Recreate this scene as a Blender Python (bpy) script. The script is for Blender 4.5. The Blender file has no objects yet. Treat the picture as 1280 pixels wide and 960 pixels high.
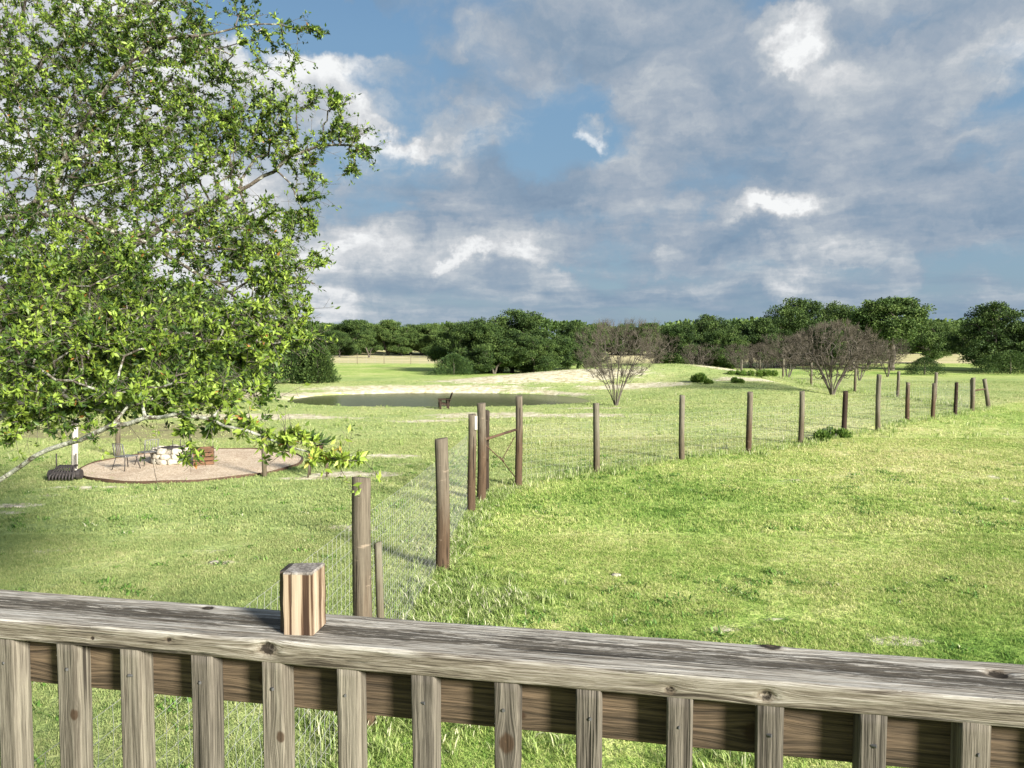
import bpy, math, random
import numpy as np
from math import radians as R, sin, cos, pi, tan, atan2, sqrt, exp
from mathutils import Vector, Matrix, noise as mn

# ------------------------------------------------------------------ camera, light, exposure
sc = bpy.context.scene
col = sc.collection
EYE = 3.3
EXPO = 1.85
PITCH = 3.26
FPX = 967.0
cam_d = bpy.data.cameras.new('camera'); cam = bpy.data.objects.new('camera', cam_d); col.objects.link(cam)
cam.location = (0, 0, EYE); cam.rotation_euler = (R(90 - PITCH), 0, 0)
cam_d.sensor_width = 36; cam_d.lens = 36 * FPX / 1280; cam_d.clip_start = .05; cam_d.clip_end = 9000
sc.camera = cam
sc.view_settings.view_transform = 'Standard'; sc.view_settings.look = 'None'
sc.view_settings.exposure = EXPO; sc.view_settings.gamma = 1
sc.render.engine = 'CYCLES'
sc.cycles.max_bounces = 6; sc.cycles.transparent_max_bounces = 8
sc.cycles.use_denoising = True

SUN_EL = 22; SUN_AZ = 44          # behind the camera, AZ degrees to its right
sv = Vector((sin(R(SUN_AZ)) * cos(R(SUN_EL)), -cos(R(SUN_AZ)) * cos(R(SUN_EL)), sin(R(SUN_EL))))
sun_d = bpy.data.lights.new('sun', 'SUN'); sun = bpy.data.objects.new('sun', sun_d); col.objects.link(sun)
sun_d.energy = 4.0; sun_d.angle = R(11); sun_d.color = (1, .945, .86)
sun.rotation_euler = (-sv).to_track_quat('-Z', 'Y').to_euler(); sun.location = (10, -20, 30)

# ------------------------------------------------------------------ node expression helper
class S:
    """wraps a node socket so that arithmetic builds Math nodes"""
    def __init__(s, g, sock): s.g = g; s.k = sock
    def __add__(s, o): return s.g.m('ADD', s, o)
    __radd__ = __add__
    def __sub__(s, o): return s.g.m('SUBTRACT', s, o)
    def __rsub__(s, o): return s.g.m('SUBTRACT', o, s)
    def __mul__(s, o): return s.g.m('MULTIPLY', s, o)
    __rmul__ = __mul__
    def __truediv__(s, o): return s.g.m('DIVIDE', s, o)
    def __pow__(s, o): return s.g.m('POWER', s, o)
class G:
    def __init__(g, tree): g.t = tree; g.n = tree.nodes; g.l = tree.links
    def put(g, v, sock):
        if isinstance(v, S): g.l.new(v.k, sock)
        elif v is not None:
            if hasattr(sock.default_value, '__len__') and not hasattr(v, '__len__'): v = (v,) * len(sock.default_value)
            if hasattr(v, '__len__') and len(v) == 3 and len(sock.default_value) == 4: v = (*v, 1)
            sock.default_value = v
    def m(g, op, a, b=None, c=None, clamp=False):
        n = g.n.new('ShaderNodeMath'); n.operation = op; n.use_clamp = clamp
        g.put(a, n.inputs[0]); g.put(b, n.inputs[1])
        if c is not None: g.put(c, n.inputs[2])
        return S(g, n.outputs[0])
    def step(g, v, a, b, lo=0., hi=1., smooth=True):
        n = g.n.new('ShaderNodeMapRange'); n.interpolation_type = 'SMOOTHSTEP' if smooth else 'LINEAR'
        g.put(v, n.inputs[0]); g.put(a, n.inputs[1]); g.put(b, n.inputs[2]); g.put(lo, n.inputs[3]); g.put(hi, n.inputs[4])
        return S(g, n.outputs[0])
    def mix(g, f, a, b, mode='MIX'):
        n = g.n.new('ShaderNodeMix'); n.data_type = 'RGBA'; n.blend_type = mode
        g.put(f, n.inputs[0]); g.put(a, n.inputs[6]); g.put(b, n.inputs[7]); return S(g, n.outputs[2])
    def vec(g, op, a, b=None, out=0):
        n = g.n.new('ShaderNodeVectorMath'); n.operation = op; g.put(a, n.inputs[0])
        if b is not None:
            g.put(b, n.inputs[3] if op == 'SCALE' else n.inputs[1])
        return S(g, n.outputs[out])
    def xyz(g, v):
        n = g.n.new('ShaderNodeSeparateXYZ'); g.put(v, n.inputs[0]); return [S(g, o) for o in n.outputs]
    def comb(g, x, y, z):
        n = g.n.new('ShaderNodeCombineXYZ'); g.put(x, n.inputs[0]); g.put(y, n.inputs[1]); g.put(z, n.inputs[2]); return S(g, n.outputs[0])
    def noise(g, v, scale=1., detail=4., rough=.55, dist=0., colr=False):
        n = g.n.new('ShaderNodeTexNoise'); g.put(v, n.inputs['Vector']); g.put(scale, n.inputs['Scale'])
        g.put(detail, n.inputs['Detail']); g.put(rough, n.inputs['Roughness']); g.put(dist, n.inputs['Distortion'])
        return S(g, n.outputs[1 if colr else 0])
    def voro(g, v, scale, feat='F1', out='Distance'):
        n = g.n.new('ShaderNodeTexVoronoi'); n.feature = feat; g.put(v, n.inputs['Vector']); g.put(scale, n.inputs['Scale']); return S(g, n.outputs[out])
    def ramp(g, f, stops):
        n = g.n.new('ShaderNodeValToRGB'); r = n.color_ramp
        while len(r.elements) < len(stops): r.elements.new(.5)
        for e, (p, c) in zip(r.elements, stops): e.position = p; e.color = (*c, 1)
        g.put(f, n.inputs[0]); return S(g, n.outputs[0])
    def attr(g, name, out='Fac'):
        n = g.n.new('ShaderNodeAttribute'); n.attribute_name = name; return S(g, n.outputs[out])
    def pos(g): return S(g, g.n.new('ShaderNodeNewGeometry').outputs['Position'])
    def obj(g): return S(g, g.n.new('ShaderNodeTexCoord').outputs['Object'])
    def rnd(g): return S(g, g.n.new('ShaderNodeObjectInfo').outputs['Random'])
    def bump(g, h, strength=.5, dist=.01):
        n = g.n.new('ShaderNodeBump'); g.put(strength, n.inputs['Strength']); g.put(dist, n.inputs['Distance']); g.put(h, n.inputs['Height']); return S(g, n.outputs[0])

def material(name, build, rough=.8, spec=.3):
    m = bpy.data.materials.new(name); m.use_nodes = True
    g = G(m.node_tree); p = m.node_tree.nodes['Principled BSDF']
    p.inputs['Roughness'].default_value = rough; p.inputs['Specular IOR Level'].default_value = spec
    r = build(g, p)
    if isinstance(r, tuple):
        g.put(r[0], p.inputs['Base Color'])
        if r[1] is not None: g.put(r[1], p.inputs['Normal'])
    elif r is not None: g.put(r, p.inputs['Base Color'])
    return m

# ------------------------------------------------------------------ world: daylight sky with layered cloud
def pixdir(px, py):
    v = Vector(((px - 640) / FPX, 1, -(py - 480) / FPX)); v.rotate(Matrix.Rotation(R(-PITCH), 3, 'X')); return v.normalized()
world = bpy.data.worlds.new('World'); sc.world = world; world.use_nodes = True
def build_world():
    g = G(world.node_tree); bg = world.node_tree.nodes['Background']
    sky = g.n.new('ShaderNodeTexSky'); sky.sky_type = 'NISHITA'; sky.sun_disc = False
    sky.sun_elevation = R(SUN_EL); sky.sun_rotation = atan2(sv.x, sv.y) ; sky.air_density = 1.2; sky.dust_density = 1.0
    d = g.vec('NORMALIZE', S(g, g.n.new('ShaderNodeTexCoord').outputs['Generated']))
    x, y, z = g.xyz(d)
    zz = g.m('MAXIMUM', z, 0) + .16
    p = g.comb(x / zz, y / zz, 0)                                  # a flat cloud layer seen in perspective
    warp = g.vec('SCALE', g.vec('SUBTRACT', g.noise(p, .9, 5, .6, colr=True), (.5, .5, .5)), .9)
    pw = g.vec('ADD', p, warp)
    # two scales of cloud, plus one in plain direction space for puffs that stand upright
    big = g.noise(g.vec('ADD', pw, (3.1, 7.7, 0)), .75, 7, .52)
    fine = g.noise(g.vec('ADD', pw, (1.2, .7, 4)), 2.3, 7, .58)
    dw = g.vec('ADD', d, g.vec('SCALE', g.vec('SUBTRACT', g.noise(d, 7, 6, .62, colr=True), (.5, .5, .5)), .17))
    puff = g.noise(g.vec('MULTIPLY', dw, (1, 1, 1.7)), 6.5, 6, .55)
    # named cloud masses, each a lobe round its own direction in the sky
    def lobe(px, py, rx, ry, amp=1., w=dw):
        c = pixdir(px, py); e = g.vec('SUBTRACT', w, tuple(c)); ex, ey, ez = g.xyz(e)
        k = (ex * ex + ey * ey) * (FPX / rx) ** 2 + ez * ez * (FPX / ry) ** 2
        return g.step(k, 1.6, .0) * amp
    def total(ls):
        s = ls[0]
        for l in ls[1:]: s = s + l
        return s
    hole = total([lobe(705, 165, 110, 75, 1.), lobe(520, 60, 170, 70, .45), lobe(350, 10, 110, 50, 1.), lobe(560, 215, 50, 40, .4),
                  lobe(960, 15, 60, 60, .5), lobe(1275, 130, 60, 80, .6), lobe(460, 190, 60, 90, .35)])
    white = total([lobe(985, 62, 40, 28, 1.0), lobe(950, 40, 24, 22, .7), lobe(968, 262, 56, 20, .95), lobe(736, 168, 34, 26, 1.15), lobe(400, 80, 90, 60, .5),
                   lobe(470, 130, 80, 50, .4), lobe(470, 185, 70, 30, .65), lobe(600, 165, 85, 45, .45), lobe(1128, 335, 28, 30, .55),
                   lobe(1110, 150, 90, 55, .35), lobe(640, 315, 90, 22, .42), lobe(580, 322, 26, 11, .6), lobe(440, 300, 110, 22, .35),
                   lobe(880, 320, 160, 14, .5), lobe(960, 350, 110, 18, .4), lobe(1180, 75, 100, 50, .3), lobe(830, 120, 60, 60, .3),
                   lobe(1240, 350, 40, 20, .35), lobe(700, 360, 60, 18, .3),
                   lobe(80, 200, 300, 300, 1.1), lobe(150, 380, 260, 90, .7)])
    dark = total([lobe(620, 250, 220, 40, .7), lobe(850, 210, 260, 90, .55), lobe(1000, 290, 260, 26, .5), lobe(880, 160, 120, 60, .35),
                  lobe(1240, 40, 120, 60, .7), lobe(700, 60, 240, 60, .5), lobe(1200, 230, 160, 60, .4)])
    ld = Vector((.75, -.2, .62)) * .05
    puff2 = g.noise(g.vec('MULTIPLY', g.vec('ADD', dw, tuple(ld)), (1, 1, 1.7)), 6.5, 6, .55)
    relief = puff - puff2
    fine2 = g.noise(g.vec('ADD', pw, (1.45, .55, 4)), 2.3, 7, .58)
    relief = relief * .9 + (fine - fine2) * .45
    cover = g.step(big + (puff - .5) * .5 - hole * .33 + white * .2 + dark * .12, .33, .56)
    light = (puff - .5) * 1.1 + (fine - .5) * 1.0 + (big - .5) * .5 + white * .55 - dark * .10 + .47 + relief * 1.15
    light = g.step(light + g.m('POWER', g.m('MAXIMUM', puff - .5, 0), 1.) * white * 1.6, -.15, 1.3, smooth=False)
    cc = g.ramp(light, [(0, (.20, .29, .41)), (.25, (.265, .355, .465)), (.45, (.365, .43, .515)), (.62, (.48, .53, .585)), (.80, (.67, .69, .715)), (1., (.93, .945, .95))])
    clear = g.ramp(g.step(z, 0, .5, smooth=False), [(0, (.25, .39, .52)), (.3, (.225, .38, .55)), (.7, (.19, .355, .56)), (1, (.12, .26, .50))])
    # thin cloud near the horizon reads blue-grey and streaky
    low = g.step(z, .0, .16, 1, 0)
    cc = g.mix(low * .62, cc, g.ramp(light, [(0, (.205, .315, .435)), (.45, (.27, .375, .485)), (.75, (.40, .48, .56)), (1, (.68, .70, .73))]))
    sv10 = g.mix(.18, g.vec('SCALE', clear, 1.0), g.vec('SCALE', S(g, sky.outputs[0]), .12))   # the clear gaps take some colour of the real sky model
    c = g.mix(cover, sv10, cc)
    # radiance scale: exposure is +1.3, the background strength .1
    c = g.vec('SCALE', c, 10 / 2 ** EXPO)
    g.put(c, bg.inputs[0]); bg.inputs[1].default_value = .1
build_world()

# ------------------------------------------------------------------ scene helpers
def tag(o, label=None, cat=None, group=None, kind=None):
    if label: o['label'] = label
    if cat: o['category'] = cat
    if group: o['group'] = group
    if kind: o['kind'] = kind
    return o
def empty(name, loc=(0, 0, 0), rz=0, **k):
    o = bpy.data.objects.new(name, None); col.objects.link(o); o.location = loc; o.rotation_euler = (0, 0, rz); o.empty_display_size = .2
    return tag(o, **k)
def np_mesh(name, V, F, mats, parent=None, attrs=None, smooth=True, matidx=None):
    """V (n,3); F (m,3|4) int array or a list of polygons"""
    me = bpy.data.meshes.new(name); V = np.asarray(V, np.float32)
    if isinstance(F, np.ndarray):
        k = F.shape[1]
        me.vertices.add(len(V)); me.vertices.foreach_set('co', V.ravel())
        me.loops.add(F.size); me.loops.foreach_set('vertex_index', F.astype(np.int32).ravel())
        me.polygons.add(len(F)); me.polygons.foreach_set('loop_start', np.arange(0, F.size, k, dtype=np.int32))
        me.polygons.foreach_set('loop_total', np.full(len(F), k, np.int32))
        me.update(calc_edges=True)
    else:
        me.from_pydata([tuple(map(float, v)) for v in V], [], [tuple(map(int, f)) for f in F]); me.update()
    for m in (mats if isinstance(mats, (list, tuple)) else [mats]): me.materials.append(m)
    if matidx is not None: me.polygons.foreach_set('material_index', np.asarray(matidx, np.int32))
    if smooth: me.polygons.foreach_set('use_smooth', np.ones(len(me.polygons), bool))
    for an, av in (attrs or {}).items():
        a = me.attributes.new(an, 'FLOAT', 'POINT'); a.data.foreach_set('value', np.asarray(av, np.float32))
    o = bpy.data.objects.new(name, me); col.objects.link(o)
    if parent: o.parent = parent
    return o
class MB:
    """collects simple solids into one mesh"""
    def __init__(s): s.V = []; s.F = []
    def add(s, V, F):
        b = len(s.V); s.V += [tuple(v) for v in V]; s.F += [tuple(i + b for i in f) for f in F]; return s
    def box(s, c, d, rz=0, rx=0, ry=0, bev=0.):
        M = Matrix.Rotation(rz, 3, 'Z') @ Matrix.Rotation(ry, 3, 'Y') @ Matrix.Rotation(rx, 3, 'X'); h = [q / 2 for q in d]
        if bev <= 0:
            P = [(i * h[0], j * h[1], k * h[2]) for k in (-1, 1) for i, j in ((-1, -1), (1, -1), (1, 1), (-1, 1))]
            return s.add([M @ Vector(p) + Vector(c) for p in P], [(3, 2, 1, 0), (4, 5, 6, 7), (0, 1, 5, 4), (1, 2, 6, 5), (2, 3, 7, 6), (3, 0, 4, 7)])
        b = bev; P = []
        for z, q in ((-h[2], b), (-h[2] + b, 0), (h[2] - b, 0), (h[2], b)):
            for i, j, e in ((-1, -1, 0), (-1, -1, 1), (1, -1, 1), (1, -1, 0), (1, 1, 0), (1, 1, 1), (-1, 1, 1), (-1, 1, 0)):
                x, y = i * (h[0] - q), j * (h[1] - q)
                if e: x -= i * b
                else: y -= j * b
                P.append((x, y, z))
        F = [tuple(range(7, -1, -1)), tuple(range(24, 32))]
        for k in range(3):
            for i in range(8): F.append((k * 8 + i, k * 8 + (i + 1) % 8, k * 8 + 8 + (i + 1) % 8, k * 8 + 8 + i))
        return s.add([M @ Vector(p) + Vector(c) for p in P], F)
    def tube(s, pts, rad, k=8, cap=True):
        pts = [Vector(p) for p in pts]; n = len(pts); rad = rad if hasattr(rad, '__len__') else [rad] * n
        V = []; F = []; up = None
        for i, p in enumerate(pts):
            t = (pts[min(i + 1, n - 1)] - pts[max(i - 1, 0)]).normalized()
            if up is None: up = t.orthogonal().normalized()
            else: up = (up - t * up.dot(t)).normalized()
            w = t.cross(up)
            for j in range(k):
                a = 2 * pi * j / k; V.append(p + (up * cos(a) + w * sin(a)) * rad[i])
        for i in range(n - 1):
            for j in range(k): F.append((i * k + j, i * k + (j + 1) % k, (i + 1) * k + (j + 1) % k, (i + 1) * k + j))
        if cap: F += [tuple(range(k - 1, -1, -1)), tuple(range((n - 1) * k, n * k))]
        return s.add(V, F)
    def build(s, name, m, parent=None, smooth=False): return np_mesh(name, s.V, s.F, m, parent, smooth=smooth)
def prisms(A, B, ra, rb, k=3):
    """many short tubes at once: returns V, F"""
    A = np.asarray(A, float); B = np.asarray(B, float); n = len(A); t = B - A; t /= np.linalg.norm(t, axis=1, keepdims=True) + 1e-9
    ref = np.where(np.abs(t[:, 2:3]) < .9, np.array([[0, 0, 1.]]), np.array([[1., 0, 0]]))
    u = np.cross(t, ref); u /= np.linalg.norm(u, axis=1, keepdims=True); w = np.cross(t, u)
    V = np.zeros((n, 2 * k, 3))
    for j in range(k):
        a = 2 * pi * j / k; r = u * cos(a) + w * sin(a)
        V[:, j] = A + r * np.asarray(ra)[:, None]; V[:, k + j] = B + r * np.asarray(rb)[:, None]
    f = np.array([[j, (j + 1) % k, k + (j + 1) % k, k + j] for j in range(k)])
    F = (np.arange(n)[:, None, None] * 2 * k + f[None]).reshape(-1, 4)
    return V.reshape(-1, 3), F
def unit(a): return a / (np.linalg.norm(a, axis=-1, keepdims=True) + 1e-9)
def dup(root, loc=None, rz=None, scale=None, **k):
    r = root.copy(); col.objects.link(r)
    if loc is not None: r.location = loc
    if rz is not None: r.rotation_euler.z = rz
    if scale is not None: r.scale = scale if hasattr(scale, '__len__') else (scale,) * 3
    for ch in root.children:
        c = ch.copy(); col.objects.link(c); c.parent = r
        for gc in ch.children:
            e = gc.copy(); col.objects.link(e); e.parent = c
    return tag(r, **k)

# ------------------------------------------------------------------ the lie of the land
def sm(a, b, v):
    t = np.clip((np.asarray(v, float) - a) / (b - a), 0, 1); return t * t * (3 - 2 * t)
def bump2(x, y, cx, cy, rx, ry, p=1.):
    return np.exp(-(((x - cx) / rx) ** 2 + ((y - cy) / ry) ** 2) ** p)
def vnoise(x, y, s, seed=0):
    """cheap smooth value noise, vectorised"""
    x = np.asarray(x, float) / s + seed * 13.7; y = np.asarray(y, float) / s + seed * 7.3
    xi = np.floor(x); yi = np.floor(y); fx = x - xi; fy = y - yi; fx = fx * fx * (3 - 2 * fx); fy = fy * fy * (3 - 2 * fy)
    def h(a, b): q = np.sin(a * 127.1 + b * 311.7) * 43758.5453; return q - np.floor(q)
    return (h(xi, yi) * (1 - fx) + h(xi + 1, yi) * fx) * (1 - fy) + (h(xi, yi + 1) * (1 - fx) + h(xi + 1, yi + 1) * fx) * fy - .5
POND = (-4.2, 44.2, 8.5, 5.6)
def pond_r(x, y):
    w = vnoise(x, y, 3.1, 2) * .35 + vnoise(x, y, 1.1, 3) * .14
    cy = POND[1] + .00 * x
    return ((np.abs(x - POND[0]) / POND[2]) ** 2.4 + (np.abs(y - cy) / POND[3]) ** 2) ** .5 + w * .35
def at(px, py, z=None):
    """where the ray through a photo pixel meets the land (or a level z)"""
    d = pixdir(px, py); o = Vector((0, 0, EYE))
    if z is not None: return o + d * ((z - EYE) / d.z)
    t = 3.
    while t < 600:
        q = o + d * t
        if q.z <= hz(q.x, q.y): return Vector((q.x, q.y, hz(q.x, q.y)))
        t += max(.04, t * .002)
    return q
def height(x, y):
    x = np.asarray(x, float); y = np.asarray(y, float)
    h = vnoise(x, y, 9, 1) * .12 * sm(8, 25, y) + vnoise(x, y, 2.3, 4) * .035
    h = h + 1.15 * bump2(x, y, 12.5, 59, 7.5, 5.2)                       # spoil mound beyond the pond
    h = h + .75 * bump2(x, y, 3.5, 56.5, 8, 4.2)
    h = h + .35 * bump2(x, y, -12, 54, 14, 4)
    h = h + .62 * bump2(x, y, 15, 50, 6.5, 8.5) * sm(20.2, 16.5, x)      # the lawn rises behind the fence, then drops outside
    h = h + .10 * sm(12, 30, y) * bump2(x, y, 8, 34, 12, 8)
    pr = pond_r(x, y)
    h = h * sm(.98, 1.3, pr) - .75 * (1 - sm(.8, 1.12, pr))
    h = h + vnoise(x, y, 60, 5) * 1.2 * sm(110, 220, y)
    return h
def hz(x, y): return float(height(x, y))
def at_d(px, py, dist):
    d = pixdir(px, py); return Vector((0, 0, EYE)) + d * (dist / d.y)

# bare-soil mask (0 grass .. 1 pale caliche soil) and dry-grass mask
SAND = []
for _px, _py, _rx, _ry, _a in ((20, 633, .55, .22, 1.1), (58, 621, .5, .2, .8), (8, 643, .5, .18, .9), (110, 610, 1.3, .3, .8), (160, 622, .6, .2, .75), (205, 632, .5, .2, .6), (272, 704, .30, .16, .95), (262, 690, .5, .2, .6), (440, 594, 1.2, .45, 1.15), (392, 599, .9, .35, 1.),
                               (475, 570, 1.4, .5, .9), (500, 580, .9, .3, .6), (900, 786, .32, .12, .8), (835, 770, .25, .10, .6), (1120, 803, .45, .14, .9), (1060, 790, .4, .12, .6), (1245, 596, .22, .7, .8), (1262, 625, .2, .4, .7), (770, 722, .12, .06, .9), (350, 745, .3, .15, .5),
                               (1150, 560, 2.2, .5, .4), (990, 600, 1.2, .3, .45), (700, 660, .5, .2, .45), (330, 660, .7, .25, .5), (60, 690, .5, .2, .5), (570, 880, .25, .18, .8), (480, 800, .3, .2, .7)):
    _p = at(_px, _py, 0); SAND.append((_p.x, _p.y, _rx, _ry, _a))
SAND += [(-1, 33.5, 3.4, 1.5, .82), (2.8, 33, 3.5, 1.2, .8), (-3.5, 31.5, 2.6, .8, .75), (-4.5, 36.8, 3.5, .8, .5), (3.6, 36.8, 3, .8, .6),
        (-2.9, 13.4, .9, .3, .7), (-3.6, 14.5, .7, .25, .6),
        (3.4, 6.8, .8, .3, .6), (4.7, 7.3, .8, .25, .55), (3., 9., .5, .2, .5), (1.6, 15.5, .3, .12, .5), (-1.7, 20, 1.4, .3, .5),
        (-11, 33, 5, 1.6, .9), (-9, 45, 8, 3.2, .0), (7.5, 55, 4, 2.2, .6), (16, 57.4, 2.6, 1.5, 1.25), (16.5, 51, 3.6, 1.6, .95), (18.5, 46.5, 4, 1.2, .5), (2, 54.5, 8, 2.6, 1.05), (-6, 50.5, 9, 2., .85), (-16, 46, 5, 3, .9), (8, 50, 5, 1.6, .8),
        (-17.5, 24, 5, 3, .0)]
def sand_mask(x, y):
    s = np.zeros_like(np.asarray(x, float))
    for cx, cy, rx, ry, a in SAND: s = np.maximum(s, a * 1.15 * bump2(x, y, cx, cy, rx * 1.1, ry * 1.1))
    pr = pond_r(x, y)
    ring = np.exp(-((pr - 1.12) / .12) ** 2) * sm(44, 47, y) * .8      # the bare far bank of the pond
    lft = np.exp(-((pr - 1.1) / .16) ** 2) * sm(-11, -14, x) * .8
    s = np.maximum(s, np.maximum(ring, lft))
    s = np.where(pr < .98, np.maximum(s, .8), s)
    return s
def dry_mask(x, y):
    a = sm(104, 112, y) * (1 - sm(205, 220, y))
    return a
def litter_mask(x, y): return bump2(x, y, -13.5, 27.5, 5.5, 3.2) * .95

def axis(parts):
    out = []
    for a, b, st in parts:
        n = max(1, int(round((b - a) / st))); out += list(np.linspace(a, b, n, endpoint=False))
    return np.array(out + [parts[-1][1]])
xs = axis([(-4000, -400, 600), (-400, -60, 20), (-60, -26, 2), (-26, 32, .33), (32, 60, 2), (60, 400, 20), (400, 4000, 600)])
ys = axis([(-60, 0, 10), (0, 5, 1), (5, 68, .33), (68, 110, 2), (110, 400, 8), (400, 5000, 500)])
X, Y = np.meshgrid(xs, ys); x_, y_ = X.ravel(), Y.ravel()
nx, ny = len(xs), len(ys)
i = np.arange(nx * ny).reshape(ny, nx)
F = np.stack([i[:-1, :-1], i[:-1, 1:], i[1:, 1:], i[1:, :-1]], -1).reshape(-1, 4)

def lawn_tones(g, p):
    """patchy lawn colour shared by the soil sheet and the blades that stand on it"""
    a = g.noise(p, .11, 4, .55); b = g.noise(p, .55, 5, .62); c = g.noise(p, 3.2, 4, .6)
    x, y, z = g.xyz(p)
    def spot(cx, cy, rx, ry): return g.m('POWER', 2.718, ((x - cx) / rx * ((x - cx) / rx) + (y - cy) / ry * ((y - cy) / ry)) * -1)
    hue = (g.noise(p, .9, 3, .6) - .5) * .25 + spot(11, 19, 6, 7) * .16 + spot(7, 13, 3, 3) * .08 + spot(3, 27, 9, 6) * .10 - spot(5.3, 8.1, 1.6, .9) * .25 - spot(2.6, 15.5, 3.2, 1.6) * .14 - spot(-4, 9, 2.5, 1) * .08 - spot(-2, 35, 9, 2.5) * .05 + spot(24, 34, 8, 8) * .1
    t = g.step(a * .75 + b * .55 + c * .4 + hue, .50, 1.22, smooth=False)
    return t
def yard_tint(g, p, c):
    # the fenced yard is grazed shorter and greyer than the lawn outside it
    x, y, z = g.xyz(p)
    d = g.m('MAXIMUM', -1.1 - x, y - 17.2 - x * .88) + (g.noise(p, .8, 3) - .5) * .6
    return g.mix(g.step(d, -.3, .5) * g.step(y, 75, 60) * .42, c, g.mix(g.noise(p, 5, 4, .7), (.17, .20, .085), (.42, .44, .25)))
GR = [(0, (.085, .175, .028)), (.22, (.175, .285, .056)), (.46, (.300, .398, .102)), (.7, (.435, .475, .170)), (1, (.60, .56, .30))]
def ground_mat(g, p):
    P = g.pos(); t = lawn_tones(g, P)
    f1 = g.noise(P, 28, 4, .65); f2 = g.noise(P, 9, 4, .6)
    x, y, z = g.xyz(P)
    far = g.step(y, 24, 60)
    stre = g.noise(g.vec('MULTIPLY', P, (.6, 1.6, 1)), 1.4, 6, .68)
    c = g.ramp(g.m('ADD', t, (f1 - .5) * .8 + (f2 - .5) * .6 + (stre - .5) * .6), GR)
    c = g.mix(g.step(f1 * .6 + f2 * .5, .62, .35) * .6 , c, (.07, .10, .025))       # thatch between the blades
    lit = g.attr('litter'); c = g.mix(g.step(lit + (f2 - .5) * .7 + (t - .5) * .3, .3, .62) * .85, c, g.ramp(f1, [(.3, (.09, .055, .03)), (.7, (.24, .165, .09))]))
    # dry far fields
    dry = g.attr('dry'); dn = g.noise(g.vec('MULTIPLY', P, (.02, .1, 1)), 1., 5, .6)
    c = g.mix(g.step(dry + (dn - .5) * .5, .35, .75), c, g.ramp(dn + (stre - .5) * .4, [(.3, (.32, .32, .13)), (.55, (.46, .41, .23)), (.75, (.55, .48, .30))]))
    c = yard_tint(g, P, c)
    s = g.attr('sand'); n1 = g.noise(g.vec('MULTIPLY', P, (.55, 1, 1)), 1.3, 7, .68)
    k = g.step(s + (n1 - .5) * 1.5 + (f2 - .5) * .6, .48, .70)
    soil = g.ramp(g.noise(P, 2.6, 7, .7), [(.25, (.20, .17, .09)), (.43, (.40, .36, .23)), (.6, (.60, .56, .42)), (.8, (.78, .75, .63))])
    c = g.mix(k, c, soil)
    return c, g.bump(f1 * .5 + f2 + g.noise(P, 2.2, 3) * 1.5, .7, .06)
M_ground = material('lawn_and_soil', ground_mat, .95, .1)
ground = np_mesh('ground', np.stack([x_, y_, height(x_, y_)], -1), F, M_ground,
                 attrs={'sand': sand_mask(x_, y_), 'dry': dry_mask(x_, y_), 'litter': litter_mask(x_, y_)})
tag(ground, kind='structure', label='rolling lawn and pasture with pale bare soil patches')

# pond water
def water_mat(g, p):
    P = g.pos(); p.inputs['Roughness'].default_value = .16; p.inputs['IOR'].default_value = 1.09; p.inputs['Specular IOR Level'].default_value = .05
    x, y, z = g.xyz(P)
    return g.mix(g.step(x, -1, 5), (.060, .074, .030), (.13, .14, .07)), g.bump(g.noise(g.vec('MULTIPLY', P, (1, .35, 1)), 5, 4, .5), .12, .02)  # dark left, pale right: reflected trees and sand bank put into the colour
M_water = material('pond_water', water_mat)
n = 72
a = np.linspace(0, 2 * pi, n, endpoint=False)
V = [(POND[0] + 1.28 * POND[2] * np.sign(cos(t)) * abs(cos(t)) ** .8, POND[1] + 1.25 * POND[3] * sin(t), -.13) for t in a]
tag(np_mesh('pond_water', V, [tuple(range(n))], M_water, smooth=False), kind='structure', label='still olive pond with reflections of oaks and bank painted into its colour')

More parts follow.
